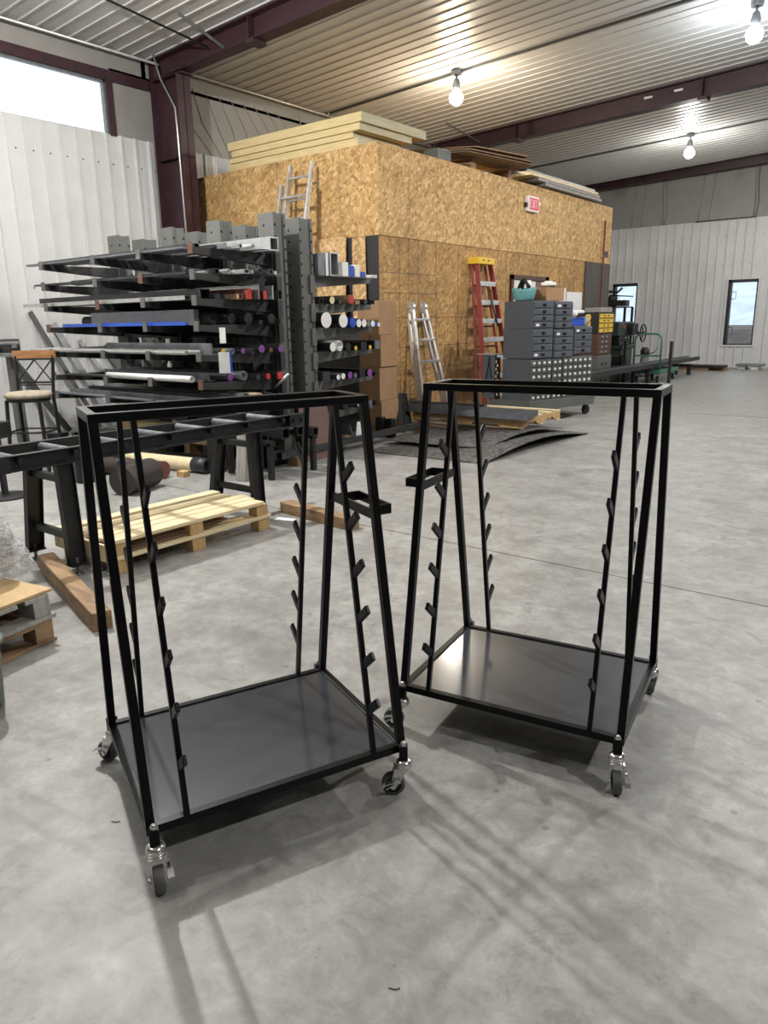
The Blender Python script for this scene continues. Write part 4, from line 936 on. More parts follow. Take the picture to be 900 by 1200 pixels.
# steel plates on the floor with the loaded pallet on top
def plate(pts, z0, th, m, name, label, sag=None):
    n = 14; mb = MB(); vs = []
    (a, b, c, d) = [Vector(p) for p in pts]
    for lay in (0, 1):
        for i in range(n + 1):
            for j in range(n + 1):
                u, v = i / n, j / n
                p = a.lerp(b, u).lerp(d.lerp(c, u), v)
                z = z0 + lay * th + (sag(u, v) if sag else 0)
                vs.append((p.x, p.y, z))
    k = (n + 1) ** 2; fs = []
    for i in range(n):
        for j in range(n):
            q = i * (n + 1) + j; fs += [(q, q + 1, q + n + 2, q + n + 1), (k + q, k + q + n + 1, k + q + n + 2, k + q + 1)]
    for i in range(n):
        for q, s in ((i * (n + 1), n + 1), (i * (n + 1) + n, n + 1)): fs.append((q, q + s, k + q + s, k + q))
        for q in (i, n * (n + 1) + i): fs.append((q, k + q, k + q + 1, q + 1))
    mb.add(vs, fs); return solo(name, mb, m, label, 'steel plate', 'steel plates on the floor')
plate([(-5.5, 6.6, 0), (-3.92, 6.68, 0), (-3.86, 9.3, 0), (-5.5, 9.5, 0)], .004, .008, 'tread', 'steel_plate', 'larger speckled steel plate flat on the floor with a raised curved edge', lambda u, v: .11 * max(0, u - .4) / .6 * math.sin(min(1, max(0, v * 1.02)) * PI))
plate([(-5.6, 7.15, 0), (-4.25, 7.3, 0), (-4.2, 9.25, 0), (-5.6, 9.4, 0)], .05, .008, 'tread', 'steel_plate', 'smaller speckled steel plate on top, under the loaded pallet', lambda u, v: .08 * max(0, u - .3) / .7 * math.sin(min(1, v) * PI))
solo('wood_spacer', MB().bb((-5.45, 7.5, .013), (-5.38, 9.0, .048)).bb((-4.95, 7.5, .013), (-4.88, 9.0, .048)), 'oldpine', 'thin wood spacers between the two steel plates', 'spacer')
for k, (x, l) in enumerate(((-4.62, 'left'), (-4.42, 'right'))):
    pass
t = thing('wooden_pallet', (-5.25, 9.0, .135), 'tan pallet on the steel plates carrying grey steel profiles', 'pallet', 'wooden pallets')
pz = .14; x0, x1, y0, y1 = -6.1, -4.42, 8.45, 9.62
for k in range(5): part(t, 'deck_board', MB().bb((x0, y0 + k * .27, pz + .1), (x1, y0 + k * .27 + .1, pz + .12)), 'pine', .003)
m_ = []
for x in (x0, (x0 + x1) / 2 - .02, x1 - .045):
    m = MB(); prof = [(0, 0), (.18, 0), (.24, .045), (.42, .045), (.48, 0), (.7, 0), (.76, .045), (.94, .045), (1.0, 0), (1.17, 0), (1.17, .1), (0, .1)]
    m.prism(prof, (x, y0, pz), (x + .045, y0, pz), (0, 1, 0), (0, 0, 1)); part(t, 'stringer', m, 'pineX')
for y in (y0, y0 + .55, y1 - .1): part(t, 'lower_board', MB().bb((x0, y, pz - .018), (x1, y + .1, pz)), 'pine')
m = MB(); m.prism([(0, 0), (.2, .0), (.26, .045), (.55, .045), (.61, 0), (.95, 0), (1.01, .045), (1.35, .045), (1.41, 0), (1.68, 0), (1.68, .1), (0, .1)], (x0, y0 - .001, pz), (x0, y0 - .045, pz), (1, 0, 0), (0, 0, 1)); part(t, 'front_stringer', m, 'pineX')
for k in range(5):
    y = 8.36 + k * .11; a, b = (-6.45 + .05 * (k % 2), -4.25 - .03 * k)
    m = MB(); m.prism([(-.05, 0), (.05, 0), (.05, .07), (.042, .07), (.042, .008), (-.042, .008), (-.042, .07), (-.05, .07)], (a, y + .02, pz + .121), (b, y - .02, pz + .121), (0, 1, 0), (0, 0, 1))
    solo('steel_profile', m, 'greysteel', 'grey steel channel lying on the loaded pallet, %s from the viewer' % ORD[k], 'metal stock', 'grey channels on the loaded pallet')
solo('steel_profile', MB().bar((-6.5, 8.9, pz + .16), (-5.3, 9.05, pz + .16), .12, .08, (0, 1, 0)), 'steel', 'dark bar crossing the far side of the loaded pallet', 'metal stock', bevel=.004)

# drawer cabinets on a grey dolly
DA = Vector((-5.025, 9.875, 0)); a_ = R(75.2); du = Vector((math.cos(a_), math.sin(a_), 0)); dv = Vector((-math.sin(a_), math.cos(a_), 0))
drot = Matrix((du, dv, Z)).transposed()
def db(mb, a, b, mi=0):
    c = [(p + q) / 2 for p, q in zip(a, b)]
    return mb.box(DA + du * c[0] + dv * c[1] + Z * c[2], [abs(q - p) for p, q in zip(a, b)], 0, mi, drot)
def dp(x, y, z): return DA + du * x + dv * y + Z * z
t = thing('platform_dolly', DA, 'grey platform dolly on casters under the drawer cabinets', 'dolly')
m = db(MB(), (0, 0, .285), (1.52, .86, .31)); part(t, 'deck', m, 'dolly', .003)
m = MB()
for b in (((0, 0, .165), (1.52, .012, .285)), ((0, .848, .165), (1.52, .86, .285)), ((0, .012, .165), (.012, .848, .285)), ((1.508, .012, .165), (1.52, .848, .285))): db(m, *b)
part(t, 'skirt', m, 'dolly', .002)
for x, y in ((.1, .12), (1.42, .1), (.1, .74), (1.42, .74)):
    c = bpy.data.objects.new('caster', None); COL.objects.link(c); c.parent = t; WS[c.name] = WS[t.name]
    m = MB(); db(m, (x - .05, y - .045, .155), (x + .05, y + .045, .165)); 
    for s in (-1, 1): m.bar(dp(x, y + s * .03, .16), dp(x + .02, y + s * .03, .075), .06, .005, du)
    part(c, 'fork', m, 'darksteel', top=t)
    m = MB(); m.cyl(dp(x + .02, y - .02, .075), dp(x + .02, y + .02, .075), .075, n=24); part(c, 'wheel', m, 'blackplastic', .004, top=t)
m = MB(); db(m, (.55, -.02, .02), (.95, .03, .05)); solo('steel_bar', m, 'darksteel', 'short dark bar on the floor under the dolly', 'metal stock')
def drawer_cab(x0, x1, y0, y1, z0, z1, rows, label, split=True, labels=()):
    t = thing('drawer_cabinet', dp(x0, y0, z0), label, 'cabinet', 'blue-grey drawer cabinets')
    part(t, 'carcass', db(MB(), (x0, y0 + .012, z0), (x1 - .004, y1, z1 - .003)), 'cab', .004)
    h = (z1 - z0 - .02) / rows
    for r in range(rows):
        za = z0 + .012 + r * h; zb = za + h - .016
        m = db(MB(), (x0 + .015, y0 - .006, za), (x1 - .02, y0 + .014, zb)); d = part(t, 'drawer', m, 'cabface', .003)
        xc = (x0 + x1) / 2; zc = (za + zb) / 2
        m = db(MB(), (xc - .035, y0 - .016, zc - .018), (xc + .035, y0 - .006, zc + .018)); m.cyl(dp(xc, y0 - .014, zc), dp(xc, y0 - .034, zc), .012, n=10); part(d, 'knob', m, 'darksteel', top=t)
        m = db(MB(), (x0 + .05, y0 - .009, zc - .02), (x0 + .12, y0 - .006, zc + .014)); part(d, 'label_holder', m, 'white' if (r in labels) else 'cab', top=t)
    return t
X1, X2, X3, X4 = .05, .51, .98, 1.46
Y0c, Y1c = .04, .62
zb0, zb1, zb2, zb3 = .31, .93, 1.365, 1.76
drawer_cab(X1, X2, Y0c, Y1c, zb1, zb2, 4, 'four-drawer cabinet in the middle tier at the left, above the small-parts bins', labels=(0,))
drawer_cab(X2 + .02, X3, Y0c, Y1c, zb1 - .01, zb2 - .02, 4, 'four-drawer cabinet in the centre of the middle tier', labels=(3,))
drawer_cab(X3 + .03, X4, Y0c + .02, Y1c, zb1 + .03, zb2 + .02, 4, 'four-drawer cabinet at the right end of the middle tier', labels=(3,))
drawer_cab(X1 + .01, X2 - .0, Y0c, Y1c, zb2, zb3, 4, 'topmost four-drawer cabinet at the left with the teal bag on it', labels=(0,))
drawer_cab(X2 + .02, X3 - .03, Y0c, Y1c, zb2 - .01, zb3 - .01, 4, 'topmost four-drawer cabinet at the right with the small carton on it', labels=(3,))
for ui, (xa, xb, nb, l) in enumerate(((X1, X2 - .01, 4, 'left'), (X2 + .01, .74, 2, 'middle'), (.76, X4, 6, 'right'))):
    t = thing('bin_cabinet', dp(xa, Y0c, zb0), '%s small-parts bin cabinet with rows of label holders in the lowest tier' % l, 'cabinet', 'small-parts bin cabinets')
    top = zb1 - .012 + (.01 if ui == 2 else 0)
    part(t, 'carcass', db(MB(), (xa, Y0c + .02, zb0), (xb, Y1c, top)), 'cab', .004)
    m = MB()
    rows = 6; h = (top - zb0) / rows
    for r in range(rows): db(m, (xa - .003, Y0c - .008, zb0 + r * h - .003), (xb + .003, Y0c + .03, zb0 + r * h + .006))
    part(t, 'shelf_lip', m, 'bin')
    w_ = (xb - xa) / nb
    for r in range(rows):
        for k in range(nb):
            x = xa + k * w_; z = zb0 + r * h
            b = part(t, 'bin_drawer', db(MB(), (x + .006, Y0c, z + .01), (x + w_ - .006, Y0c + .025, z + h - .016)), 'bin', .003)
            m = db(MB(), (x + w_ * .33, Y0c - .007, z + .033), (x + w_ * .7, Y0c - .001, z + h - .038)); part(b, 'label_holder', m, 'white', 0, 'white paper label', top=t)
m = db(MB(), (-.02, .72, .31), (.02, .98, .97)); m2 = MB()
t = thing('braced_metal_sheet', dp(0, .85, .31), 'blue-grey steel panel with diagonal bracing behind the cabinets', 'panel')
part(t, 'sheet', m, 'cab', .003)
m2.bar(dp(-.03, .74, .38), dp(-.03, .84, .94), .012, .012); m2.bar(dp(-.03, .95, .38), dp(-.03, .82, .94), .012, .012); part(t, 'diagonal_brace', m2, 'darksteel')
part(t, 'top_edge', db(MB(), (-.04, .70, .97), (.2, 1.1, .985)), 'alu')
m = MB(); 
t = thing('slotted_upright', dp(.02, .66, .31), 'yellow and dark slotted steel upright at the cabinets left side', 'upright')
part(t, 'post', db(MB(), (-.02, .64, .31), (.02, .71, .94)), 'darksteel')
for k in range(10): part(t, 'slot', db(MB(), (-.023, .65 + .03 * (k % 2), .36 + .055 * k), (-.02, .67 + .03 * (k % 2), .395 + .055 * k)), 'pine')
# clutter on the cabinets
t = thing('canvas_bag', dp(.14, .42, zb3), 'teal canvas tool bag on the top left drawer cabinet', 'bag')
O = dp(.16, .33, zb3); m = MB(); vs = []; fs = []
for i, (rx, ry, z) in enumerate(((.10, .14, 0), (.12, .17, .03), (.13, .2, .13), (.135, .21, .17), (.12, .195, .17), (.10, .15, .04))):
    for k in range(24): u = 2 * PI * k / 24; vs.append(O + du * (rx * math.cos(u)) + dv * (ry * math.sin(u)) + Z * (z + (.02 * math.sin(3 * u) if i in (3, 4) else 0)))
for i in range(5):
    for k in range(24): fs.append((i * 24 + k, i * 24 + (k + 1) % 24, (i + 1) * 24 + (k + 1) % 24, (i + 1) * 24 + k))
fs += [tuple(reversed(range(24))), tuple(range(120, 144))]; m.add(vs, fs, 0, True); part(t, 'bag_body', m, 'teal')
m = MB(); m.path([O + dv * .13 + Z * .16, O + dv * .06 + Z * .28, O + dv * .02 + Z * .31, O - dv * .08 + Z * .22], .018, 8); m.path([O + dv * .05 + Z * .18, O + Z * .3, O - dv * .1 + Z * .19], .03, 8); part(t, 'handle', m, 'darksteel', 0, 'dark handle')
m = MB(); O = dp(.36, .12 + .3, zb3); m.lathe(O, [(0, 0), (.045, 0), (.045, .22), (.03, .25), (.03, .3), (0, .3)], 16); t = thing('spray_can', O, 'white spray can between the teal bag and the carton', 'can')
part(t, 'can', m, 'white'); part(t, 'band', MB().lathe(O, [(.046, .06), (.047, .07), (.047, .16), (.046, .17)], 16), 'darksteel')
t = thing('cardboard_box', dp(.6, .2, zb3 - .01), 'small open cardboard carton on the topmost drawer cabinets', 'box')
part(t, 'carton', db(MB(), (.46, .16, zb3), (.86, .5, zb3 + .19)), 'card', .004); part(t, 'flap', db(MB(), (.5, .18, zb3 + .19), (.82, .32, zb3 + .21)), 'carddark')
m = MB(); m.box(dp(.62, .26, zb3 + .24), (.22, .2, .05), .4); m.box(dp(.66, .3, zb3 + .27), (.1, .12, .04), .1); solo('plastic_bag', m, 'white', 'crumpled white bag on top of the small carton', 'bag', bevel=.015)
t = thing('parts_tub', dp(1.12, .3, zb2), 'blue plastic parts tub on the middle tier cabinets', 'tub')
part(t, 'tub', db(MB(), (1.0, .1, zb2 + .02), (1.3, .4, zb2 + .13)), 'blue', .008); part(t, 'rim', db(MB(), (.99, .09, zb2 + .13), (1.31, .41, zb2 + .145)), 'blue', .003)
m = MB(); m.box(dp(1.06, .25, zb2 + .2), (.3, .26, .07), .5); m.box(dp(1.14, .18, zb2 + .23), (.32, .14, .05), 1.1); solo('shop_rag', m, 'paper', 'white shop rags heaped on the blue parts tub', 'rags', bevel=.03)
m = MB(); m.lathe(dp(1.37, .16, zb2 + .02), [(0, 0), (.055, 0), (.07, .13), (.075, .135), (.06, .12), (0, .1)], 20); solo('paper_cup', m, 'white', 'white tub at the right end of the middle tier cabinets', 'tub')
m = MB(); m.pipe(dp(1.43, .12, zb2 + .05), dp(1.43, .17, zb2 + .05), .05, .02, 20); m.pipe(dp(1.42, .11, zb2 + .14), dp(1.42, .16, zb2 + .14), .05, .02, 20)
solo('tape_roll', m, 'yellow', 'yellow tape rolls at the right end of the middle tier cabinets', 'tape')
# papers and dark panel on the wall
solo('notice_paper', MB().bb((BX - .012, 14.66, 1.55), (BX - .006, 15.42, 2.03)), 'paper', 'upper white drawing sheet pinned to the OSB wall beyond the door', 'paper')
solo('notice_paper', MB().bb((BX - .012, 14.72, 1.08), (BX - .006, 15.4, 1.52)), 'paper', 'lower white drawing sheet pinned to the OSB wall beyond the door', 'paper')
solo('notice_paper', MB().bb((BX - .012, 14.3, 1.5), (BX - .006, 14.62, 2.1)), 'white', 'narrow white sheet on the OSB wall beside the drawing sheets', 'paper')
solo('dark_panel', MB().bb((BX - .012, 15.5, .02), (BX + .03, 16.81, 2.66)), 'darkply', 'dark grey panel standing at the far end of the OSB side wall', 'panel', bevel=.004)
solo('wall_conduit', MB().cyl((BX + .045, 16.35, .1), (BX + .045, 16.35, 3.55), .02, n=10), 'rust', 'thin brown pipe running up the far end of the OSB wall', 'pipe')

# second stack of cabinets further back
def stack(x, y, z0, z1, m1, m2, rows, name, label, knob):
    t = thing(name, (x, y, z0), label, 'cabinet')
    part(t, 'carcass', MB().bb((x - .46, y, z0), (x, y + .84, z1 - .004)), m1, .005)
    h = (z1 - z0 - .03) / rows
    for r in range(rows):
        d = part(t, 'drawer', MB().bb((x, y + .05, z0 + .02 + r * h), (x + .015, y + .79, z0 + r * h + h)), m2, .003)
        for yy in (.28, .5): part(d, 'pull', MB().bb((x + .015, y + yy - .03, z0 + r * h + h * .5), (x + .03, y + yy + .03, z0 + r * h + h * .5 + .03)), knob, top=t)
    return t
SXX, SYY = -6.18, 15.1
stack(SXX, SYY, 0, .73, 'rack', 'rack', 2, 'file_cabinet', 'grey two-drawer cabinet at the bottom of the second stack', 'hole')
stack(SXX - .02, SYY, .73, 1.18, 'brown', 'brown', 4, 'drawer_cabinet', 'brown four-drawer cabinet in the middle of the second stack', 'alu')
stack(SXX, SYY, 1.18, 1.61, 'blackplastic', 'yellow', 4, 'drawer_cabinet', 'black cabinet with yellow drawers on top of the second stack', 'carddark')
m = MB().bb((SXX - .35, SYY + .1, 1.61), (SXX - .0, SYY + .75, 1.71)); solo('storage_box', m, 'insul', 'clear plastic storage box on the black and yellow cabinet', 'box', bevel=.012)

# shelf and machines by the far wall
t = thing('metal_shelf', (-7.35, 18.3, 0), 'black metal shelf loaded with parts in front of the far window', 'shelf')
sx0, sx1, sy0, sy1 = -7.7, -6.75, 18.1, 18.6
for x in (sx0, sx1):
    for y in (sy0, sy1): part(t, 'post', MB().bb((x - .025, y - .025, 0), (x + .025, y + .025, 1.75)), 'darksteel')
for z in (.6, 1.25, 1.73): part(t, 'shelf_board', MB().bb((sx0, sy0, z), (sx1, sy1, z + .03)), 'darksteel')
for k, (x, z, w, h, mt, l) in enumerate(((-7.25, 1.28, .5, .12, 'carddark', 'wide brown parts box on the middle of the black shelf'), (-7.3, 1.405, .32, .12, 'oldpine', 'smaller tan parts box stacked on the wide one'))):
    solo('parts_box', MB().bb((x - w / 2, 18.15, z), (x + w / 2, 18.5, z + h)), mt, l, 'box', 'parts boxes on the black shelf', bevel=.004)
m = MB(); m.box((-7.15, 18.3, 1.84), (.75, .35, .14), .1); m.box((-7.35, 18.3, 1.96), (.55, .3, .1), -.2); solo('scrap_metal', m, 'darksteel', 'dark metal parts heaped on top of the black shelf', 'scrap', bevel=.02)
m = MB(); m.path([(-7.6, 18.2, 2.02), (-7.3, 18.15, 2.13), (-7.0, 18.2, 2.1), (-6.9, 18.25, 2.2)], .03, 8); m.path([(-7.2, 18.2, 2.03), (-6.6, 18.2, 1.99)], .015, 6); solo('cable', m, 'blackplastic', 'black cable draped over the parts on the shelf top', 'cable')

t = thing('lathe_machine', (-6.5, 17.9, 0), 'dark green metalworking machine with a hand wheel by the far wall', 'machine')
part(t, 'cabinet', MB().bb((-6.95, 17.2, 0), (-6.45, 17.95, .82)).bb((-6.98, 17.15, .78), (-6.4, 18.0, .86)), 'machine', .012)
part(t, 'bed', MB().bb((-7.1, 17.2, .86), (-6.5, 17.9, 1.0)), 'darksteel', .01)
hd = part(t, 'head', MB().bb((-7.05, 17.0, 1.08), (-6.45, 17.95, 1.4)).bb((-6.8, 17.2, .98), (-6.5, 17.8, 1.1)), 'machine', .02)
part(hd, 'badge', MB().bb((-6.45, 17.2, 1.25), (-6.44, 17.4, 1.34)), 'rust', top=t)
part(hd, 'gearbox', MB().bb((-6.45, 17.5, 1.1), (-6.3, 17.85, 1.36)), 'darksteel', .01, top=t)
m = MB()
for k in range(24):
    a, b = 2 * PI * k / 24, 2 * PI * (k + 1) / 24
    m.bar((-6.25, 18.05 + .2 * math.cos(a), 1.13 + .2 * math.sin(a)), (-6.25, 18.05 + .2 * math.cos(b), 1.13 + .2 * math.sin(b)), .025, .025)
for a in (0, 2.1, 4.2): m.bar((-6.25, 18.05, 1.13), (-6.25, 18.05 + .2 * math.cos(a), 1.13 + .2 * math.sin(a)), .02, .02)
m.cyl((-6.45, 18.05, 1.13), (-6.2, 18.05, 1.13), .03, n=12); part(t, 'hand_wheel', m, 'darksteel')
m = MB()
for z, y in ((1.02, 17.3), (1.0, 17.5)): m.cyl((-6.5, y, z), (-6.38, y, z + .02), .022, n=10)
part(t, 'control_lever', m, 'chrome')
part(t, 'motor', MB().cyl((-7.0, 17.3, .5), (-6.4, 17.3, .5), .14, n=20), 'darksteel', .006)

t = thing('bottle_jack', (-6.6, 19.3, 0), 'small grey hydraulic unit with a black head beside the green cart handle', 'jack')
part(t, 'body', MB().lathe((-6.62, 19.35, 0), [(0, 0), (.2, 0), (.2, .05), (.13, .12), (.1, .5), (0, .52)], 20), 'greysteel'); part(t, 'head', MB().lathe((-6.62, 19.35, 0), [(.09, .52), (.11, .56), (.11, .68), (.06, .74), (0, .75)], 20), 'blackplastic')
part(t, 'lever', MB().path([(-6.57, 19.35, .55), (-6.4, 19.4, .62), (-6.3, 19.4, .75)], .015, 8), 'greysteel')

# green platform cart
t = thing('platform_cart', (-5.75, 17.7, 0), 'green platform cart with a hoop handle near the far wall', 'cart')
gx0, gx1, gy0, gy1 = -6.3, -5.62, 17.55, 18.95
part(t, 'deck', MB().bb((gx0, gy0, .21), (gx1, gy1, .3)), 'green', .006)
m = MB(); pts = [(gx0 + .03, gy0 + .05, .28), (gx0 + .03, gy0 + .05, .95)]
for k in range(1, 6): a = PI - PI / 2 * k / 5; pts.append((gx0 + .18 + .15 * math.cos(a), gy0 + .05, .97 + .15 * math.sin(a)))
for k in range(0, 6): a = PI / 2 - PI / 2 * k / 5; pts.append((gx1 - .18 + .15 * math.cos(a), gy0 + .05, .97 + .15 * math.sin(a)))
pts.append((gx1 - .03, gy0 + .05, .28)); m.path(pts, .024, 12); m.cyl((gx0 + .03, gy0 + .05, .62), (gx1 - .03, gy0 + .05, .62), .02, n=10); part(t, 'hoop_handle', m, 'green')
for x in (gx0 + .1, gx1 - .08):
    for y in (gy0 + .12, gy1 - .15):
        m = MB().cyl((x - .02, y, .075), (x + .02, y, .075), .075, n=20); w_ = part(t, 'wheel', m, 'blackplastic', .004)
        part(w_, 'fork', MB().bb((x - .04, y - .03, .07), (x - .03, y + .03, .21)).bb((x + .03, y - .03, .07), (x + .04, y + .03, .21)).bb((x - .04, y - .05, .195), (x + .04, y + .05, .21)), 'greysteel', top=t)
# long bars on low trestles, with stakes
for k, (y, l) in enumerate(((17.2, 'low black trestle under the long steel bars, just before the green cart handle'), (13.2, 'low black trestle under the near ends of the long steel bars'), (20.4, 'low black trestle under the far ends of the long steel bars'))):
    t = thing('low_trestle', (-5.95, y, 0), l, 'trestle', 'low trestles under the long bars')
    z = .36 if y < 20 else .28
    for x in (-6.12, -5.78): part(t, 'leg', MB().bb((x - .045, y - .05, 0), (x + .045, y + .05, z - .05)), 'blackplastic', .003)
    part(t, 'top_beam', MB().bb((-6.22, y - .05, z - .05), (-5.68, y + .05, z)), 'darksteel')
for k, (x, y, l) in enumerate(((-6.27, 17.0, 'black stake upright beside the long bars, nearer one'), (-5.42, 17.6, 'black stake upright beside the long bars, right of the green cart'))):
    solo('stake_post', MB().bb((x - .03, y - .03, 0), (x + .03, y + .03, .95 if k else .98)), 'blackplastic', l, 'post', 'black stakes by the long bars')
for k, (x, w, h, y0, y1, mt, l) in enumerate(((-5.74, .09, .09, 12.4, 21.0, 'darksteel', 'nearest long dark square bar on the low trestles'), (-5.85, .1, .07, 12.6, 21.4, 'steel', 'second long steel bar on the low trestles'), (-5.97, .08, .08, 12.3, 20.9, 'greysteel', 'third long steel bar, paler, on the low trestles'), (-6.09, .1, .09, 12.6, 21.2, 'steel', 'farthest long steel bar on the low trestles'))):
    z0 = .361; z1 = .361 - .02 * (y1 - 17.2) - .0
    m = MB(); m.rtube((x, y0, .361 + h / 2), (x, y1, .361 + h / 2), w, h, .006); solo('long_steel_bar', m, mt, l, 'metal stock', 'long bars on the low trestles')
m = MB(); m.cyl((-5.3, 12.75, .5), (-5.3, 12.88, .5), .05, n=16)
t = thing('air_tool', (-5.85, 13.0, .45), 'pink and black hand tool lying on the near ends of the long bars', 'tool')
part(t, 'grip', MB().cyl((-5.77, 12.55, .5), (-5.77, 12.72, .5), .045, n=16), 'red'); part(t, 'body', MB().cyl((-5.77, 12.72, .5), (-5.8, 13.1, .49), .035, n=16).cyl((-5.8, 13.1, .49), (-5.82, 13.3, .49), .02, n=10), 'blackplastic')
for k, (x, w, y1, mt, l) in enumerate(((-6.05, .7, 22.6, 'darksteel', 'dark steel bundle on the floor below the right far window'), (-4.9, .35, 23.5, 'greysteel', 'grey flat bundle on the floor at the foot of the far wall'))):
    m = MB(); m.bb((x - w, y1 - .5, .09), (x + w, y1, .15)); solo('steel_bundle', m, mt, l, 'metal stock', 'steel bundles by the far wall', bevel=.004)
for k, (x, y, l) in enumerate(((-6.2, 22.2, 'old wooden bearer under the dark bundle below the right far window'), (-5.75, 22.45, 'second old bearer, further right under the dark bundle'))):
    solo('wood_bearer', MB().bb((x - .45, y - .06, 0), (x + .45, y + .06, .088)), 'oldpine', l, 'bearer', 'old bearers by the far wall', bevel=.004)
m = MB(); m.bb((-4.85, 23.05, 0), (-4.65, 23.45, .088)).bb((-5.2, 23.1, 0), (-5.0, 23.45, .088)); solo('wood_bearer', m, 'white', 'white blocks under the grey flat bundle by the far wall', 'bearer', bevel=.004)

# ------------------------------------------------------------ on the box room roof
RZ = BT - .04
pz = BT + .001
YS = ((-9.75, -7.05, 8.46, 9.2, 'bottom'), (-9.7, -7.12, 8.44, 9.5, 'second'), (-9.62, -6.98, 8.42, 9.6, 'third'), (-9.68, -6.93, 8.40, 9.9, 'topmost'))
z = pz
for k, (x0, x1, y0, y1, l) in enumerate(YS):
    h = (.1, .075, .09, .12)[k]
    vs = [(x0, y0, z), (x1, y0, z), (x1 + .02, y1, z), (x0, y1, z), (x0, y0, z + h), (x1, y0, z + h), (x1 + .02, y1, z + h), (x0, y1, z + h)]
    m = MB().add([vs[i] for i in range(8)], [(3, 2, 1, 0), (4, 5, 6, 7), (0, 1, 5, 4), (2, 3, 7, 6), (3, 0, 4, 7)]); m.add(vs, [(1, 2, 6, 5)], 1)
    solo('foam_board', m, ['yellowboard', 'yellowside'], '%s of the pale yellow boards stacked on the box room roof' % l, 'board', 'yellow boards on the box room roof', bevel=.004); z += h + .004
zt_ = z
m = MB(); m.box((-9.55, 9.6, zt_ + .06), (.75, .4, .04), .3, 0); 
t = thing('scrap_metal_sheets', (-9.5, 9.7, zt_), 'dark folded panels lying behind the yellow board stack', 'panel')
part(t, 'panel', MB().bar((-10.3, 10.15, pz + .42), (-9.75, 10.15, pz + .5), .03, .45, (0, 1, 0)), 'rack'); part(t, 'second_panel', MB().bar((-9.7, 10.2, pz + .44), (-9.4, 10.2, pz + .56), .03, .4, (0, 1, 0)), 'darksteel')
part(t, 'support_post', MB().bb((-10.2, 10.05, BT - .05), (-9.5, 10.3, pz + .44)), 'darksteel')
solo('grey_carton', MB().bb((-7.1, 9.95, BT + .001), (-6.72, 10.3, BT + .16)), 'rack', 'dark grey carton on the roof edge just past the yellow boards', 'box', bevel=.01)
sh = ((.0, 0.), (.03, .02), (.055, -.03), (.085, .04))
for k, (dz, dx) in enumerate(sh):
    z = BT + .17 + dz
    vs = [(-7.6, 10.35 + dx, z + .05), (-6.5 + dx, 10.45 + .05 * k, z - .02), (-6.28 + dx, 12.2 - .1 * k, z + .0), (-7.3, 13.0 + dx, z + .09)]
    m = MB().add(vs + [(a, b, c + .012) for a, b, c in vs], [(3, 2, 1, 0), (4, 5, 6, 7), (0, 1, 5, 4), (1, 2, 6, 5), (2, 3, 7, 6), (3, 0, 4, 7)])
    solo('cardboard_sheet', m, 'carddark' if k < 3 else 'card', 'large brown cardboard sheet overhanging the roof edge, %s from the bottom' % ORD[k], 'cardboard', 'cardboard sheets on the roof')
for k, (y, l) in enumerate(((10.9, 'wood block propping the near end of the roof cardboard'), (12.1, 'wood block propping the far end of the roof cardboard'))):
    solo('wood_block', MB().bb((-7.15, y, BT + .001), (-6.72, y + .14, BT + .15)), 'timber', l, 'block', 'blocks under the roof cardboard', bevel=.004)
for k in range(4):
    z = BT + .03 + k * .055; mt = ('greywood', 'greywood', 'pine', 'bright')[k]
    m = MB()
    if k == 3: m.prism([(0, 0), (.5, 0), (.5, .04), (.44, .04), (.44, .01), (.26, .01), (.26, .04), (.2, .04), (.2, .01), (.06, .01), (.06, .04), (0, .04)], (-7.15, 12.75, z), (-7.15, 15.7, z), (1, 0, 0), (0, 0, 1))
    else: m.bb((-7.2, 12.75 + .3 * (2 - k), z), (-6.62, 16.0 - .1 * k, z + .05))
    solo('roof_plank', m, mt, ('grey plank bundle lying lowest at the far end of the roof', 'grey plank bundle, second, at the far end of the roof', 'pale plank bundle under the metal channel on the roof', 'bright ribbed metal channel topping the roof planks')[k], 'plank', 'planks on the far end of the roof', bevel=.003)
solo('wood_bearer', MB().bb((-7.1, 13.2, BT + .0005), (-6.75, 13.3, BT + .029)).bb((-7.1, 15.3, BT + .0005), (-6.75, 15.4, BT + .029)), 'timber', 'thin bearers under the roof planks', 'bearer')

# exit sign
t = thing('exit_sign', (BX, 12.92, 3.4), 'small red and white EXIT sign on the OSB side wall', 'sign')
part(t, 'housing', MB().bb((BX, 12.72, 3.39), (BX + .07, 13.13, 3.65)), 'white', .006)
fpl = part(t, 'face', MB().bb((BX + .07, 12.75, 3.42), (BX + .074, 13.1, 3.62)), 'exit', label='red EXIT panel')
L = MB(); y = 12.775; x = BX + .0755
def st(a, b, w=.012): L.bar((x, a[0], a[1]), (x, b[0], b[1]), .003, w)
b0, t0 = 3.45, 3.59
st((y, b0), (y, t0), .014); st((y, t0 - .006), (y + .055, t0 - .006)); st((y, (b0 + t0) / 2), (y + .048, (b0 + t0) / 2)); st((y, b0 + .006), (y + .055, b0 + .006)); y += .085
st((y, b0), (y + .06, t0), .014); st((y + .06, b0), (y, t0), .014); y += .09
st((y, b0), (y, t0), .014); y += .03
st((y, t0 - .006), (y + .07, t0 - .006)); st((y + .035, b0), (y + .035, t0), .014)
part(fpl, 'lettering', L, 'white', label='white letters EXIT', top=t)
part(t, 'side_knob', MB().bb((BX, 12.66, 3.46), (BX + .05, 12.72, 3.53)), 'darksteel')
part(t, 'emergency_lamp', MB().cyl((BX + .03, 13.13, 3.55), (BX + .03, 13.18, 3.55), .04, n=14), 'white')

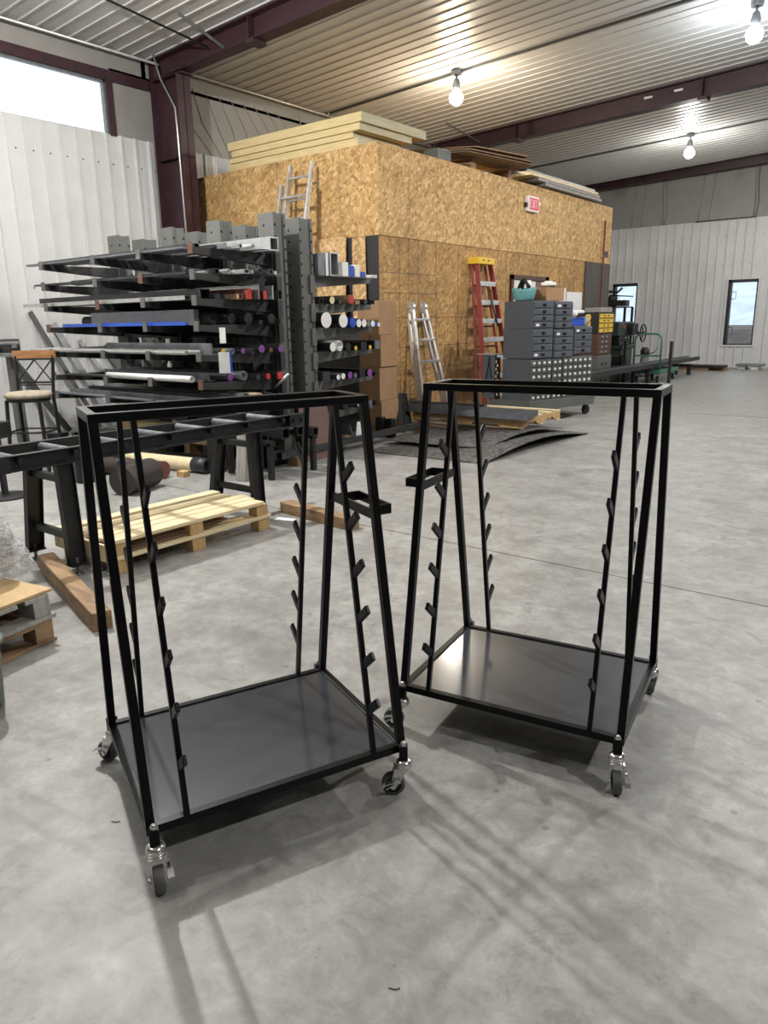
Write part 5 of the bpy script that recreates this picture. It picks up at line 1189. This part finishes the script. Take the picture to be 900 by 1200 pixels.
# conduits and braces
solo('wall_conduit', MB().path([(-10.52, 7.74, 5.5), (-10.5, 7.74, 5.55), (-10.42, 7.74, 5.3), (-10.36, 7.74, 5.15), (-10.12, 7.74, 4.8), (-10.06, 7.74, 4.7), (-10.05, 7.74, 4.4), (-10.0, 7.74, .1)], .013, 8), 'alu', 'silver conduit bending down the dark red column', 'conduit')
solo('ceiling_conduit', MB().path([(XL + .1, 3.0, EAVE - .06), (XL + .1, 23, EAVE - .06)], .02, 8), 'alusilver', 'thin conduit along the top of the left wall', 'conduit')
for k, (y, l) in enumerate(((11.86, 'dark conduit across the ceiling to the near bulb light'), (19.6, 'dark conduit across the ceiling to the far bulb light'))):
    solo('ceiling_conduit', MB().path([(x, y, ceil_z(x) - .035) for x in (XL + .15, -6, 0, 6, 11)], .022, 8), 'rack', l, 'conduit', 'ceiling conduits')
m = MB().cyl((XL + .12, 11.86, EAVE - .06), (XL + .12, 11.86, EAVE), .06, n=12); solo('junction_box', m, 'greysteel', 'round junction box where the ceiling conduit meets the left wall', 'junction box')
solo('flange_brace', MB().cyl((-9.3, 6.2, ceil_z(-9.3) - .045), (-9.35, 7.86, 5.4), .016, n=8), 'darksteel', 'dark thin brace rod from the ceiling to the rafter, left of two', 'brace', 'rafter brace rods')
solo('flange_brace', MB().cyl((-9.0, 7.1, ceil_z(-9.0) - .045), (-9.0, 7.86, 5.32), .022, n=8), 'greysteel', 'grey brace rod from the ceiling to the rafter, right of two', 'brace', 'rafter brace rods')
solo('flange_brace', MB().cyl((-9.4, 14.2, ceil_z(-9.4) - .04), (-9.3, 15.45, 5.35), .016, n=8), 'greysteel', 'thin rod hanging from the ceiling above the roof cardboard', 'brace')
solo('flange_brace', MB().path([(-10.5, 15.5, 5.5), (-10.45, 15.3, 5.42), (-10.45, 15.3, 4.9)], .016, 8), 'greysteel', 'thin bent pipe dropping beside the second rafter', 'brace')
solo('ceiling_bar', MB().bar((-2.2, 14.4, ceil_z(-2.2) - .06), (-.8, 14.4, ceil_z(-.8) - .06), .05, .03, (0, 1, 0)), 'darksteel', 'dark bar under the ceiling at the right edge of the picture', 'bar')
m = MB(); cx, cy = -3.35, 17.6; zc = ceil_z(-3) - .12
m.path([(-2.6, cy - .3, zc), (-3.5, cy - .3, zc), (-3.7, cy - .15, zc), (-3.6, cy + .1, zc), (-3.2, cy + .6, zc), (-2.6, cy + .6, zc)], .02, 8); m.bar((-3.3, cy + .35, zc), (-2.6, cy + .35, zc), .08, .05, (0, 1, 0))
t = solo('heater_loop', m, 'rack', 'bent grey pipe loop hanging under the ceiling behind the second rafter', 'pipe loop')
for k, (x, l) in enumerate(((-5.62, 'left white clip on the second rafter web'), (-5.05, 'right white clip on the second rafter web'))):
    solo('rafter_clip', MB().box((x, 15.58, ceil_z(x) - .12), (.16, .03, .035)), 'white', l, 'clip', 'white clips on the rafter')

# floor litter
for k, (x, y, l) in enumerate(((-.85, 1.06, 'thin dark wire on the floor in front of the near cart'), (-.35, .98, 'short pale straw on the floor at bottom centre'), (-1.9, 1.0, 'thin dark twig on the floor left of the near cart'))):
    solo('floor_scrap', MB().path([(x, y, .002), (x + .016, y + .006, .002), (x + .022, y + .016, .002)], .0012, 6), 'darksteel' if k != 1 else 'pine', l, 'scrap', 'small scraps on the floor')

# ------------------------------------------------------------ light
W1 = (1, .975, .94); WM = (1, .84, .58); WC = (.86, .93, 1)
lamp(-7.6, 11.8, 60, WM, 'bright bulb light on the ceiling above the box room')
lamp(-5.97, 19.55, 60, W1, 'bulb light on the ceiling beyond the second rafter')
lamp(-3.1, 12.7, 50, WC, 'cool white bulb light at the top right corner', True)
for x, y, p in ((-6.35, 3.1, 620), (-3.6, -.6, 110), (-.5, 9.6, 560), (3.8, 2.4, 430), (.6, 18.6, 620)):  # last one is an extra out-of-view lamp, added to brighten the far wall
    lamp(x, y, p, W1, 'bulb light on the ceiling %s' % {-6.35: 'over the roller conveyor', -3.6: 'behind the viewer at left', -.5: 'over the open floor', 3.8: 'to the right of the carts', .6: 'added unseen at far right to brighten the far wall'}[x], shade=x > -6)
wd = bpy.data.worlds.new('sky'); S.world = wd; wd.use_nodes = True
bg = wd.node_tree.nodes['Background']; bg.inputs['Color'].default_value = (.92, .96, 1, 1); bg.inputs['Strength'].default_value = 1.05
S.view_settings.view_transform = 'Standard'; S.view_settings.look = 'None'; S.view_settings.gamma = 1
S.view_settings.use_curve_mapping = False; S.view_settings.exposure = 0.7
